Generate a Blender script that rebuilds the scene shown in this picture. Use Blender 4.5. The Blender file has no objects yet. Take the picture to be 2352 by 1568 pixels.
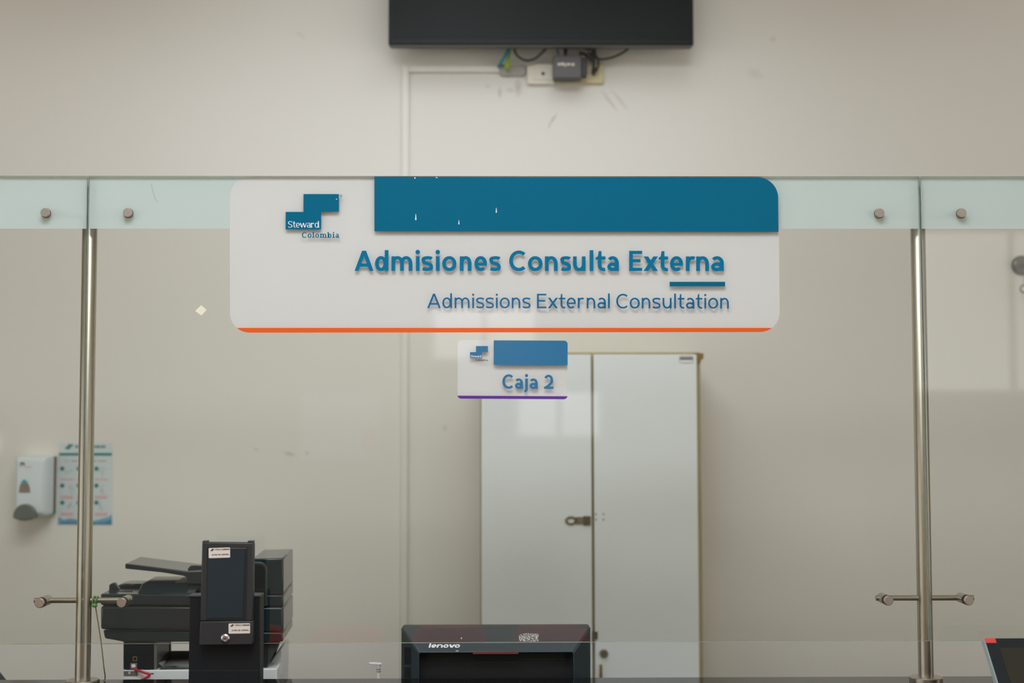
import bpy, bmesh, math, random
from mathutils import Vector, Matrix
C = bpy.context.scene.collection
SC = bpy.context.scene
random.seed(4)
R = math.radians
# ------------------------------------------------------------------ camera
F = 3267.0                                   # focal length in pixels of the 2352 wide frame (50 mm)
CAM = Vector((0, -3.55, 1.745))
PITCH, YAW, ROLL = R(3.4), R(0.70), R(-0.09)
ROT = (Matrix.Rotation(-YAW, 3, 'Z') @ Matrix.Rotation(R(90) + PITCH, 3, 'X') @ Matrix.Rotation(ROLL, 3, 'Z'))
cd = bpy.data.cameras.new('camera'); cam = bpy.data.objects.new('camera', cd); C.objects.link(cam)
cam.location = CAM; cam.rotation_euler = ROT.to_euler()
cd.sensor_width = 36; cd.lens = F * 36 / 2352
cd.clip_start = 0.05
cd.dof.use_dof = True; cd.dof.focus_distance = 3.55; cd.dof.aperture_fstop = 1.7
SC.camera = cam
# ------------------------------------------------------------------ light and exposure
SC.view_settings.view_transform = 'Standard'; SC.view_settings.look = 'None'
SC.view_settings.gamma = 1; SC.view_settings.use_curve_mapping = False
SC.view_settings.exposure = 0.0
SC.cycles.use_denoising = True
SC.cycles.max_bounces = 10; SC.cycles.transparent_max_bounces = 24
w = bpy.data.worlds.new('world'); SC.world = w; w.use_nodes = True
bg = w.node_tree.nodes['Background']; bg.inputs[0].default_value = (1.0, 0.97, 0.92, 1); bg.inputs[1].default_value = 1.7
def area(name, loc, rot, sx, sy, power, col=(.865, .915, 1)):
    d = bpy.data.lights.new(name, 'AREA'); d.shape = 'RECTANGLE'; d.size = sx; d.size_y = sy; d.energy = power; d.color = col
    o = bpy.data.objects.new(name, d); C.objects.link(o); o.location = loc; o.rotation_euler = rot
    return o
SIDE_FILL_L, SIDE_FILL_R = 7, 3
FILL_LAMPS = [(-0.25, -3.3), (-0.85, -2.2), (0.35, -2.2), (-0.25, -4.4)]  # unseen fill lamps, added and kept central so brightness falls off sideways
FILL_LAMP_W = (19, 44.5, 40, 56)
WASH = [(-0.8, 0.1), (0.45, 0.1)]; WASH_W = 3.0; WASH_Z = 3.9; WASH_AIM = Vector((-0.18, 1.45, 1.2))   # unseen fill lights added so the wall darkens towards the corners
for i, (lx, ly) in enumerate(FILL_LAMPS):
    area('ceiling_lamp_light', (lx, ly, 4.14), (0, 0, 0), 1.1, 1.1, FILL_LAMP_W[i])
for (lx, ly) in WASH:
    l = area('wall_washer_light', (lx, ly, WASH_Z), (0, 0, 0), 1.0, 1.0, WASH_W); l.rotation_euler = (WASH_AIM - l.location).to_track_quat('-Z', 'Y').to_euler(); l.data.spread = R(92)
for (wx, ang, pw_) in ((-5.78, -90, SIDE_FILL_L), (5.88, 90, SIDE_FILL_R)):        # fill light added behind invented, unseen side windows of the hall
    for wy in (-6.4, -2.4): area('window_daylight', (wx, wy, 2.1), (0, R(ang), 0), 3.2, 3.6, pw_, (.86, .91, 1))
# ------------------------------------------------------------------ helpers
def lin(c):
    c = c / 255
    return c / 12.92 if c <= .04045 else ((c + .055) / 1.055) ** 2.4
def rgb(r, g, b): return (lin(r), lin(g), lin(b), 1)
def mat(name, col, rough=.5, metal=0, noise=.06, scale=30, bump=0, coat=0, spec=.5, stretch=None):
    m = bpy.data.materials.new(name); m.use_nodes = True
    nt = m.node_tree; b = nt.nodes['Principled BSDF']
    b.inputs['Roughness'].default_value = rough; b.inputs['Metallic'].default_value = metal
    b.inputs['Specular IOR Level'].default_value = spec; b.inputs['Coat Weight'].default_value = coat
    tc = nt.nodes.new('ShaderNodeTexCoord'); n = nt.nodes.new('ShaderNodeTexNoise'); n.inputs['Scale'].default_value = scale
    if stretch:
        mp = nt.nodes.new('ShaderNodeMapping'); mp.inputs['Scale'].default_value = stretch
        nt.links.new(tc.outputs['Object'], mp.inputs[0]); nt.links.new(mp.outputs[0], n.inputs['Vector'])
    else: nt.links.new(tc.outputs['Object'], n.inputs['Vector'])
    mx = nt.nodes.new('ShaderNodeMix'); mx.data_type = 'RGBA'
    mx.inputs[6].default_value = [c * (1 - noise) for c in col[:3]] + [1]
    mx.inputs[7].default_value = [min(1, c * (1 + noise)) for c in col[:3]] + [1]
    nt.links.new(n.outputs[0], mx.inputs[0]); nt.links.new(mx.outputs[2], b.inputs['Base Color'])
    if bump:
        bp = nt.nodes.new('ShaderNodeBump'); bp.inputs['Strength'].default_value = bump; bp.inputs['Distance'].default_value = .001
        nt.links.new(n.outputs[0], bp.inputs['Height']); nt.links.new(bp.outputs[0], b.inputs['Normal'])
    m.diffuse_color = col
    return m
def ray(px, py):
    return ROT @ Vector(((px - 1176) / F, -(py - 784) / F, -1))
def at(px, py, Y):                            # the point seen at a pixel of the photo on the upright plane y = Y
    d = ray(px, py); t = (Y - CAM.y) / d.y
    return CAM + d * t
def atz(px, py, Z):
    d = ray(px, py); t = (Z - CAM.z) / d.z
    return CAM + d * t
COUNTER_Z = (at(2126, 1556, .05).z + at(191, 1563, .05).z) / 2 - .006   # top of the stone counter

def tag(o, label=None, cat=None, group=None, kind=None):
    if label: o['label'] = label
    if cat: o['category'] = cat
    if group: o['group'] = group
    if kind: o['kind'] = kind
    return o
def link(name, bm, m, parent=None, bevel=0, seg=2, smooth=None):
    me = bpy.data.meshes.new(name); bmesh.ops.recalc_face_normals(bm, faces=bm.faces); bm.to_mesh(me); bm.free()
    o = bpy.data.objects.new(name, me); C.objects.link(o)
    for x in (m if isinstance(m, (list, tuple)) else [m]): me.materials.append(x)
    if parent: o.parent = parent
    if bevel:
        md = o.modifiers.new('bevel', 'BEVEL'); md.width = bevel; md.segments = seg; md.limit_method = 'ANGLE'; md.angle_limit = R(35)
    if smooth or bevel:
        for p in me.polygons: p.use_smooth = True
        me.set_sharp_from_angle(angle=R(smooth or 40))
    return o
class Fr:                                     # a thing with its own upright front plane; parts are built in its local frame
    def __init__(s, name, label, cat, px, Y, z, yaw=0, group=None):
        p = at(px, 784, Y); s.o = Vector((p.x, Y, z)); s.yaw = yaw; s.n = Vector((-math.sin(yaw), math.cos(yaw), 0)); s.xa = Vector((math.cos(yaw), math.sin(yaw), 0))
        s.name, s.args, s.e = name, (label, cat, group), None
    @property
    def root(s):
        if s.e is None:
            s.e = bpy.data.objects.new(s.name, None); C.objects.link(s.e); s.e.empty_display_size = .05
            s.e.location = s.o; s.e.rotation_euler = (0, 0, s.yaw); tag(s.e, *s.args)
        return s.e
    def L(s, px, py, dy=0):
        d = ray(px, py); q = s.o + s.n * dy - CAM; t = q.dot(s.n) / d.dot(s.n)
        v = CAM + d * t - s.o
        return Vector((v.dot(s.xa), dy, v.z))
    def part(s, name, bm, m, parent=None, **k): return link(name, bm, m, parent or s.root, **k)
    def solo(s, bm, m, **k):
        o = link(s.name, bm, m, None, **k); o.location = s.o; o.rotation_euler = (0, 0, s.yaw); tag(o, *s.args); return o
def BM(): return bmesh.new()
def box(bm, x0, x1, y0, y1, z0, z1):
    v = [bm.verts.new((x, y, z)) for x in (x0, x1) for y in (y0, y1) for z in (z0, z1)]
    for f in ((0, 1, 3, 2), (4, 6, 7, 5), (0, 4, 5, 1), (2, 3, 7, 6), (0, 2, 6, 4), (1, 5, 7, 3)): bm.faces.new([v[i] for i in f])
    return bm
def prism(bm, pts, y0, y1):                   # outline in local x,z pushed back from y0 to y1
    a = [bm.verts.new((p[0], y0, p[-1])) for p in pts]; b = [bm.verts.new((p[0], y1, p[-1])) for p in pts]
    n = len(pts); bm.faces.new(a); bm.faces.new(b[::-1])
    for i in range(n): bm.faces.new((a[i], b[i], b[(i + 1) % n], a[(i + 1) % n]))
    return bm
def loft(bm, rings, caps=True):
    vs = [[bm.verts.new(p) for p in r] for r in rings]; n = len(vs[0])
    for a, b in zip(vs, vs[1:]):
        for i in range(n): bm.faces.new((a[i], a[(i + 1) % n], b[(i + 1) % n], b[i]))
    if caps: bm.faces.new(vs[0][::-1]); bm.faces.new(vs[-1])
    return bm
def cyl(bm, p0, p1, r, r1=None, seg=32):
    p0, p1 = Vector(p0), Vector(p1); q = (p1 - p0).to_track_quat('Z', 'Y').to_matrix(); r1 = r if r1 is None else r1
    ring = lambda p, rr: [p + q @ Vector((math.cos(2 * math.pi * i / seg) * rr, math.sin(2 * math.pi * i / seg) * rr, 0)) for i in range(seg)]
    return loft(bm, [ring(p0, r), ring(p1, r1)])
def lathe(bm, p0, axis, prof, seg=40):        # prof: (distance along axis, radius)
    p0 = Vector(p0); q = Vector(axis).to_track_quat('Z', 'Y').to_matrix()
    return loft(bm, [[p0 + q @ Vector((math.cos(2 * math.pi * i / seg) * r, math.sin(2 * math.pi * i / seg) * r, h)) for i in range(seg)] for h, r in prof])
def smooth_path(pts, n=8):
    pts = [Vector(p) for p in pts]; out = []
    for i in range(len(pts) - 1):
        a = pts[max(i - 1, 0)]; b, c = pts[i], pts[i + 1]; d = pts[min(i + 2, len(pts) - 1)]
        for k in range(n):
            t = k / n
            out.append(.5 * ((2 * b) + (c - a) * t + (2 * a - 5 * b + 4 * c - d) * t * t + (3 * b - a - 3 * c + d) * t ** 3))
    return out + [pts[-1]]
def tube(bm, pts, r, seg=10):
    pts = [Vector(p) for p in pts]; rings = []; up = Vector((0, .3, 1)).normalized()
    for i, p in enumerate(pts):
        t = (pts[min(i + 1, len(pts) - 1)] - pts[max(i - 1, 0)]).normalized()
        s = t.cross(up)
        if s.length < .05: s = t.cross(Vector((1, 0, 0)))
        s.normalize(); u = s.cross(t).normalized(); rr = r[i] if isinstance(r, (list, tuple)) else r
        rings.append([p + (s * math.cos(2 * math.pi * k / seg) + u * math.sin(2 * math.pi * k / seg)) * rr for k in range(seg)])
    return loft(bm, rings)
def rrect(x0, z0, x1, z1, r, n=8):            # r: one radius or four (bl, br, tr, tl); image or world axes alike
    r = r if isinstance(r, (list, tuple)) else [r] * 4; sx = 1 if x1 > x0 else -1; sz = 1 if z1 > z0 else -1; out = []
    for (cx, cz, dx, dz, rr, a) in ((x0, z0, 1, 1, r[0], 180), (x1, z0, -1, 1, r[1], 270), (x1, z1, -1, -1, r[2], 0), (x0, z1, 1, -1, r[3], 90)):
        cx += sx * dx * rr; cz += sz * dz * rr
        k = n if rr > 0 else 0
        for i in range(k + 1):
            t = R(a + (90 * i / k if k else 0)); out.append((cx + sx * rr * math.cos(t), cz + sz * rr * math.sin(t)))
    return out
def clip_below(poly, zmax):                   # keep the part of an image-space outline with y >= zmax
    out = []
    for i, p in enumerate(poly):
        q = poly[(i + 1) % len(poly)]
        if p[1] >= zmax: out.append(p)
        if (p[1] >= zmax) != (q[1] >= zmax):
            t = (zmax - p[1]) / (q[1] - p[1]); out.append((p[0] + t * (q[0] - p[0]), zmax))
    return out
def flat(bm, fr, polys, dy, th=.0003):        # thin vinyl cut-outs given as photo outlines on the plane dy of a thing
    for p in polys:
        prism(bm, [fr.L(x, y, dy) for x, y in p], dy - th, dy)
    return bm
# ------------------------------------------------------------------ drawn lettering (strokes, no fonts)
def arc(cx, cy, rx, ry, a0, a1, n=22):
    return [(cx + rx * math.cos(R(a0 + (a1 - a0) * i / n)), cy + ry * math.sin(R(a0 + (a1 - a0) * i / n))) for i in range(n + 1)]
def ribbon(pts, w, wt):
    V = [Vector(p) for p in pts]; quads = []; L = []
    closed = (V[0] - V[-1]).length < 1e-6
    for i, p in enumerate(V):
        a = V[i - 1] if i else (V[-2] if closed else V[0]); b = V[i + 1] if i < len(V) - 1 else (V[1] if closed else V[-1])
        t = (b - a).normalized(); hw = (w * abs(t.y) + wt * abs(t.x)) / (2 * max(.7, abs(t.x) + abs(t.y)) ) if w != wt else w / 2
        nrm = Vector((-t.y, t.x)) * hw; L.append((p + nrm, p - nrm))
    for (a, b), (c, d) in zip(L, L[1:]): quads.append([a, c, d, b])
    return quads
def glyph(ch, W, xh, cap, w, wt, serif):
    h, ht = w / 2, wt / 2; S = []; P = []; asc = cap * 1.03
    def st(*pts): S.append(list(pts))
    def V(x, y0, y1):
        P.append([(x - h, y0), (x + h, y0), (x + h, y1), (x - h, y1)])
        if serif:
            for y, s in ((y0, 1), (y1, -1)):
                if s == 1: P.append([(x - h * 2.4, y), (x + h * 2.4, y), (x + h * 2.4, y + wt), (x - h * 2.4, y + wt)])
                else: P.append([(x - h * 2.4, y - wt * 1.4), (x, y - wt), (x, y), (x - h * 1.2, y)])
    def H(x0, x1, y): P.append([(x0, y - ht), (x1, y - ht), (x1, y + ht), (x0, y + ht)])
    def D(x0, y0, x1, y1, ww=None):
        ww = ww or w; k = abs(y1 - y0) / math.hypot(x1 - x0, y1 - y0); q = ww / k / 2
        P.append([(x0 - q, y0), (x0 + q, y0), (x1 + q, y1), (x1 - q, y1)])
    def dot(x, y, r): P.append([(x + r * math.cos(R(a)), y + r * math.sin(R(a))) for a in range(0, 360, 24)])
    def bez(*pts): S.append([(p.x, p.y) for p in smooth_path([Vector((a, b, 0)) for a, b in pts], 8)])
    ov = xh * .015
    if ch in 'oO':
        H_ = xh if ch == 'o' else cap
        st(*arc(W / 2, H_ / 2, W / 2 - h, H_ / 2 - ht + ov, 0, 360, 44))
    elif ch in 'cC':
        H_ = xh if ch == 'c' else cap
        st(*arc(W * .56, H_ / 2, W * .56 - h, H_ / 2 - ht + ov, 47, 313, 40))
        if serif: P.append([(W - h * 1.1, H_ * .68), (W - h * .5, H_ * .68), (W - h * .5, H_), (W - h * 1.1, H_)])
    elif ch in 'db':
        f = (lambda x: x) if ch == 'd' else (lambda x: W - x)
        bw = W - h * .7
        st(*[(f(x), y) for x, y in arc(bw / 2, xh / 2, bw / 2 - h, xh / 2 - ht + ov, 0, 360, 44)]); V(f(W - h), 0, asc)
    elif ch == 'l': V(W / 2, 0, asc)
    elif ch == 'I': V(W / 2, 0, cap)
    elif ch == 'i': V(W / 2, 0, xh); dot(W / 2, max(cap * .93, xh + w * .9), w * .62)
    elif ch == 'j':
        x = W - h * 1.15
        P.append([(x - h, 0), (x + h, 0), (x + h, xh), (x - h, xh)]); st((x, 0), *arc(x - W * .55, 0, W * .55, xh * .27, 0, -82, 10)); dot(x, cap * .93, w * .62)
    elif ch in 'nr':
        V(h, 0, xh); rx = (W - w) / 2 if ch == 'n' else (W - h) * .62; ry = min(xh * .44, rx * 1.25); cx = h + rx
        st(*arc(cx, xh - ht - ry + ov, rx, ry, 178, 0 if ch == 'n' else 62))
        if ch == 'n': P.append([(W - w, 0), (W, 0), (W, xh - ht - ry + ov + wt * .1), (W - w, xh - ht - ry + ov + wt * .1)])
        if serif and ch == 'n': P.append([(W - h * 3.4, 0), (W + h * 1.4, 0), (W + h * 1.4, wt), (W - h * 3.4, wt)])
        if ch == 'r' and serif: dot(W * .86, xh - w * .8, w * .6)
    elif ch == 'm':
        V(h, 0, xh); rx = (W - w) / 4; ry = min(xh * .42, rx * 1.25)
        for k in (0, 1):
            cx = h + rx + k * 2 * rx; x = cx + rx
            st(*arc(cx, xh - ht - ry + ov, rx, ry, 178, 0)); P.append([(x - h, 0), (x + h, 0), (x + h, xh - ht - ry + ov + wt * .1), (x - h, xh - ht - ry + ov + wt * .1)])
            if serif: P.append([(x - h * 2.2, 0), (x + h * 2.2, 0), (x + h * 2.2, wt), (x - h * 2.2, wt)])
    elif ch == 'u':
        V(W - h, 0, xh); rx = (W - w) / 2; ry = min(xh * .44, rx * 1.25)
        st(*arc(W / 2, ht + ry - ov, rx, ry, 180, 358)); P.append([(0, ht + ry - ov - wt * .1), (w, ht + ry - ov - wt * .1), (w, xh), (0, xh)])
    elif ch == 'e':
        rx, ry = W / 2 - h, xh / 2 - ht + ov
        st(*arc(W / 2, xh / 2, rx, ry, 0, 312, 44)); P.append([(h, xh * .5 - wt * .62), (W - h * .15, xh * .5 - wt * .62), (W - h * .15, xh * .5 + wt * .25), (h, xh * .5 + wt * .25)])
    elif ch == 'a':
        V(W - h, 0, xh * .62); rx = W * .44 - h * .4; 
        st(*arc(W - h - rx, xh - ht - xh * .34 + ov, rx, xh * .34, 0, 140))
        st(*arc(W * .47, xh * .285, W * .47 - h, xh * .285 - ht + ov, 20, 340, 30)); P.append([(W * .45, xh * .57 - wt * .95), (W - h, xh * .6 - wt * .8), (W - h, xh * .6), (W * .45, xh * .57)])
    elif ch in 'sS':
        k = xh if ch == 's' else cap; T = k - ht + ov; B = ht - ov
        bez((W - h * .7, k * .83), (W * .80, T - k * .03), (W * .53, T), (W * .22, T - k * .05), (h, k * .735), (W * .26, k * .575), (W * .52, k * .5), (W * .78, k * .41), (W - h, k * .265), (W * .78, B + k * .05), (W * .46, B), (W * .22, B + k * .03), (h * .6, k * .155))
    elif ch == 't':
        x = W * .40; T = xh * 1.36
        P.append([(x - h, ht + xh * .2), (x + h, ht + xh * .2), (x + h, T), (x - h * .55, T), (x - h, xh)])
        rx = W * .44; st((x, xh * .28), *arc(x + rx, ht + xh * .26 - ov, rx, xh * .26, 180, 285, 14)); P.append([(0, xh - wt), (W * .97, xh - wt), (W * .97, xh), (h, xh), (0, xh - wt * .4)])
    elif ch in 'xX':
        k = xh if ch == 'x' else cap; q = w * .62
        D(q, 0, W - q, k, w * 1.04); D(q, k, W - q, 0, w * 1.04)
    elif ch in 'vV':
        k = xh if ch == 'v' else cap; q = w * .55; D(W / 2, 0, q, k); D(W / 2, 0, W - q, k)
    elif ch == 'w':
        q = w * .55
        for a, b, ww in ((q, W * .29, w), (W * .5, W * .29, wt * 1.3), (W * .5, W * .71, w), (W - q, W * .71, wt * 1.3)): D(b, 0, a, xh, ww)
    elif ch == 'A':
        q = w * .57; D(q, 0, W / 2, cap); D(W - q, 0, W / 2, cap); H(W * .24, W * .76, cap * .29)
    elif ch == 'N':
        V(h, 0, cap); V(W - h, 0, cap); D(h * 1.1, cap, W - h * 1.1, 0)
    elif ch == 'E':
        V(h, 0, cap)
        for y in (ht, cap - ht): H(0, W, y)
        H(0, W * .88, cap * .51)
    elif ch == 'L': V(h, 0, cap); H(0, W, ht)
    elif ch == 'T': V(W / 2, 0, cap); H(0, W, cap - ht)
    elif ch == 'D': V(h, 0, cap); st((h, ht), *arc(W * .45, cap / 2, W * .55 - h, cap / 2 - ht, -90, 90), (h, cap - ht))
    elif ch == 'R': V(h, 0, cap); st((h, cap - ht), *arc(W * .5, cap * .73, W * .5 - h, cap * .27 - ht, 90, -90), (h, cap * .46 + ht)); D(W * .5, cap * .46, W - h, 0)
    elif ch == '2':
        ry = cap * .265; cy = cap - ht - ry; top = arc(W * .48, cy, W * .48 - h, ry, 158, -12, 18)
        st(*(top + [(p.x, p.y) for p in smooth_path([Vector((a, b, 0)) for a, b in (top[-1], (W * .80, cap * .47), (W * .50, cap * .25), (W * .17, wt * .6))], 6)][1:])); H(0, W, ht)
    out = list(P)
    for s in S: out += ribbon(s, w, wt)
    return out
GW = {'A': 1.31, 'd': .92, 'm': 1.43, 'i': .27, 's': .79, 'o': .96, 'n': .82, 'e': .87, 'C': 1.16, 'u': .86, 'l': .26, 't': .66, 'a': .80, 'E': .89, 'x': .96, 'r': .60, 'j': .42, '2': .86, 'S': .95, 'w': 1.5, 'b': .92, 'v': .95, 'c': .78, 'T': 1.05, 'I': .28, 'V': 1.25, 'O': 1.35, 'D': 1.15, 'N': 1.15, 'R': 1.0, 'L': .85}
def text_polys(s, x0, x1, base, xh, cap, w, wt=None, serif=False, places=None, slant=0, space=.34, slope=0):
    """outlines of a line of lettering in photo pixels, from x0 to x1 on its base line"""
    wt = wt or w; out = []
    if places is None:
        sb = lambda c: {'o': .06, 'e': .06, 'c': .06, 'C': .06, 'O': .06, 's': .06, 'a': .08, 't': .04, 'x': .02, 'A': .01, 'v': .01, 'w': .01, 'V': .01, 'T': .02}.get(c, .12) * xh
        pos = []; x = 0
        for c in s:
            if c == ' ': x += space * xh; continue
            x += sb(c); W = GW[c] * xh + (w - .26 * xh if c in 'ilI' else 0) ; pos.append((c, x, W)); x += W + sb(c)
        first, last = pos[0][1], pos[-1][1] + pos[-1][2]; nat = last - first; gaps = max(1, len(s) - 1); ext = (x1 - x0 - nat) / gaps
        places = []; k = 0; j = 0
        for i, c in enumerate(s):
            if c == ' ': continue
            _, px, W = pos[j]; j += 1; a = x0 + px - first + ext * i; places.append((c, a, a + W))
    for c, a, b in places:
        for p in glyph(c, b - a, xh, cap, w, wt, serif):
            out.append([(a + q[0] + slant * q[1], base - q[1] + slope * (a + q[0] - x0)) for q in p])
    return out
def letters(bm, fr, polys, dy, th=.00025):
    for i, p in enumerate(polys):
        f = [bm.verts.new(fr.L(x, y, dy - (i % 60) * 5e-6)) for x, y in p]
        try: bm.faces.new(f)
        except ValueError: pass
    return bm
# ------------------------------------------------------------------ materials
M = {}
M['steel'] = mat('brushed_steel', rgb(182, 174, 160), .34, 1, .12, 6, stretch=(90, 90, 1.2))
M['steel_cap'] = mat('turned_steel', rgb(188, 176, 166), .4, 1, .12, 40)
M['black_metal'] = mat('black_powder_coat', rgb(20, 22, 25), .55, 0, .15, 400, .05, spec=.3)
M['charcoal'] = mat('charcoal_plastic', rgb(42, 43, 45), .45, 0, .1, 60)
M['slate'] = mat('slate_plastic', rgb(30, 45, 52), .17, 0, .06, 300, .02)
M['computer_slate'] = mat('computer_slate', rgb(42, 55, 59), .3, 0, .05, 200)
M['slate_dark'] = mat('dark_slate_plastic', rgb(26, 31, 33), .45, 0, .08, 200)
M['slate_top'] = mat('slate_lid_plastic', rgb(68, 71, 70), .2, 0, .05, 300)
M['grey_plastic'] = mat('grey_tray_plastic', rgb(104, 102, 96), .45, 0, .05, 100)
M['white_plastic'] = mat('white_plastic', rgb(222, 224, 224), .4, 0, .03, 80)
M['cream_plastic'] = mat('cream_plastic', rgb(232, 226, 206), .4, 0, .03, 80)
M['yellow_plastic'] = mat('yellowed_plastic', rgb(216, 204, 160), .45, 0, .05, 60)
M['void'] = mat('black_gap', rgb(12, 14, 15), .7, 0, .1, 50)
M['rubber'] = mat('black_cable', rgb(44, 42, 38), .5, 0, .1, 80)
M['teal_cable'] = mat('teal_cable', rgb(20, 140, 160), .4, 0, .05, 80)
M['lime'] = mat('lime_plastic', rgb(150, 180, 25), .4, 0, .1, 60)
M['green_knot'] = mat('green_tape', rgb(100, 150, 80), .45, 0, .15, 120)
M['cord'] = mat('olive_cord', rgb(110, 104, 40), .6, 0, .15, 200)
M['red_cable'] = mat('red_cable', rgb(185, 30, 55), .4, 0, .1, 80)
M['sign_white'] = mat('sign_white_film', rgb(237, 236, 241), .3, 0, .01, 10)
M['sign_blue'] = mat('sign_blue_vinyl', rgb(0, 100, 132), .15, 0, .02, 8, spec=.3)
M['letter_blue'] = mat('sign_letter_blue', rgb(0, 112, 152), .15, 0, .02, 8, spec=.3)
M['sign_orange'] = mat('sign_orange_vinyl', rgb(232, 96, 34), .2, 0, .02, 8)
M['sign_purple'] = mat('sign_purple_vinyl', rgb(96, 44, 150), .2, 0, .04, 8)
M['small_blue'] = mat('faded_blue_vinyl', rgb(40, 112, 156), .15, 0, .05, 8)  # reflection haze of the glass mixed into the blue
M['paint_chip'] = mat('bare_white_chip', rgb(235, 238, 235), .4, 0, .02, 50)
M['paper'] = mat('paper_label', rgb(222, 212, 200), .6, 0, .02, 100)
M['ink'] = mat('black_ink', rgb(35, 33, 40), .6, 0, .05, 100)
M['lcd'] = mat('dark_display_glass', rgb(38, 48, 55), .06, 0, .05, 20)  # base lifted to hold the room's bluish-grey reflection
M['chrome'] = mat('chrome', rgb(190, 190, 190), .3, 1, .05, 30)
M['brass'] = mat('aged_brass', rgb(150, 124, 66), .4, .6, .2, 60)
M['nickel'] = mat('dull_nickel', rgb(150, 142, 120), .4, .8, .15, 60)
M['tv'] = mat('television_shell', rgb(34, 36, 35), .35, 0, .06, 20, spec=.15)
M['tv_under'] = mat('television_underside', rgb(88, 86, 82), .5, 0, .06, 40)
M['cab_door'] = mat('white_cabinet_door', rgb(240, 244, 243), .3, 0, .02, 3)
M['cab_edge'] = mat('cabinet_carcass_edge', rgb(172, 160, 122), .6, 0, .15, 12)
M['raceway'] = mat('white_raceway', rgb(232, 229, 217), .45, 0, .02, 20)
M['putty'] = mat('grey_putty', rgb(176, 172, 164), .8, 0, .2, 60, .5)
M['disp'] = mat('white_dispenser_shell', rgb(218, 226, 228), .35, 0, .02, 30)
M['smoke'] = mat('smoked_plastic', rgb(96, 104, 98), .3, 0, .08, 30)
M['taupe'] = mat('taupe_window', rgb(135, 122, 110), .3, 0, .15, 40)
M['teal'] = mat('teal_print', rgb(0, 125, 125), .5, 0, .05, 30)
M['cyan'] = mat('cyan_print', rgb(20, 165, 175), .4, 0, .05, 30)
M['pink'] = mat('pink_print', rgb(222, 160, 158), .6, 0, .08, 60)
M['skin'] = mat('pencil_print', rgb(176, 172, 166), .6, 0, .2, 300)
M['poster'] = mat('poster_paper', rgb(212, 222, 222), .5, 0, .02, 20)
M['wave'] = mat('blue_wave_print', rgb(110, 165, 190), .5, 0, .35, 18)
M['wave2'] = mat('deep_blue_wave_print', rgb(70, 130, 165), .5, 0, .3, 22)
M['chair_fabric'] = mat('dark_chair_fabric', rgb(52, 60, 62), .8, 0, .15, 500, .2)
M['red_seat'] = mat('red_seat_plastic', rgb(242, 84, 46), .4, 0, .05, 20)
M['desk'] = mat('grey_desk_laminate', rgb(150, 146, 138), .5, 0, .06, 20)
M['floor'] = mat('beige_floor_tile', rgb(176, 164, 142), .25, 0, .08, 4)
M['ceiling'] = mat('white_ceiling', rgb(235, 234, 228), .9, 0, .02, 6)
M['side_wall'] = mat('cream_paint', rgb(150, 152, 150), .75, 0, .02, 3)  # unseen side walls, darkened to cut bounce light near the corners
M['rear_wall'] = mat('tan_paint', rgb(176, 166, 150), .75, 0, .03, 3)
M['sticker_clear'] = mat('cream_residue', rgb(232, 228, 206), .5, 0, .1, 120)
M['red_sticker'] = mat('red_sticker', rgb(214, 66, 62), .45, 0, .06, 80)
M['screen_dark'] = mat('dark_glossy_screen', rgb(44, 42, 34), .05, 0, .05, 10)  # olive tone of the mirrored room put into the base colour
M['frame_black'] = mat('blue_black_frame', rgb(24, 32, 36), .18, 0, .15, 60)
M['edge_glass'] = mat('pale_glass_rim', rgb(168, 184, 182), .25, 0, .05, 60)
M['granite'] = mat('black_stone_counter', rgb(22, 22, 24), .05, 0, .5, 260, spec=.25)
M['counter_body'] = mat('white_counter_front', rgb(214, 212, 206), .4, 0, .03, 10)
M['lamp_frame'] = mat('white_lamp_frame', rgb(240, 240, 238), .5, 0, .02, 10)

def glass_material():
    m = bpy.data.materials.new('clear_screen_glass'); m.use_nodes = True; nt = m.node_tree; nt.nodes.clear()
    o = nt.nodes.new('ShaderNodeOutputMaterial'); t = nt.nodes.new('ShaderNodeBsdfTransparent'); t.inputs[0].default_value = (.925, .925, .895, 1)
    g = nt.nodes.new('ShaderNodeBsdfGlossy'); g.inputs['Roughness'].default_value = .0
    lw = nt.nodes.new('ShaderNodeLayerWeight'); lw.inputs[0].default_value = .5
    p = nt.nodes.new('ShaderNodeMath'); p.operation = 'POWER'; p.inputs[1].default_value = 5
    a = nt.nodes.new('ShaderNodeMath'); a.operation = 'MULTIPLY_ADD'; a.inputs[1].default_value = .9; a.inputs[2].default_value = .085
    mx = nt.nodes.new('ShaderNodeMixShader')
    nt.links.new(lw.outputs['Facing'], p.inputs[0]); nt.links.new(p.outputs[0], a.inputs[0]); nt.links.new(a.outputs[0], mx.inputs[0])
    nt.links.new(t.outputs[0], mx.inputs[1]); nt.links.new(g.outputs[0], mx.inputs[2]); nt.links.new(mx.outputs[0], o.inputs[0])
    b = bpy.data.materials.new('clear_glass_back'); b.use_nodes = True; nb = b.node_tree; nb.nodes.clear()
    o2 = nb.nodes.new('ShaderNodeOutputMaterial'); t2 = nb.nodes.new('ShaderNodeBsdfTransparent'); t2.inputs[0].default_value = (.99, 1, .99, 1); nb.links.new(t2.outputs[0], o2.inputs[0])
    e = mat('glass_edge', rgb(150, 168, 160), .12, 0, .25, 25)
    return [m, b, e]
GLASS = glass_material()
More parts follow.
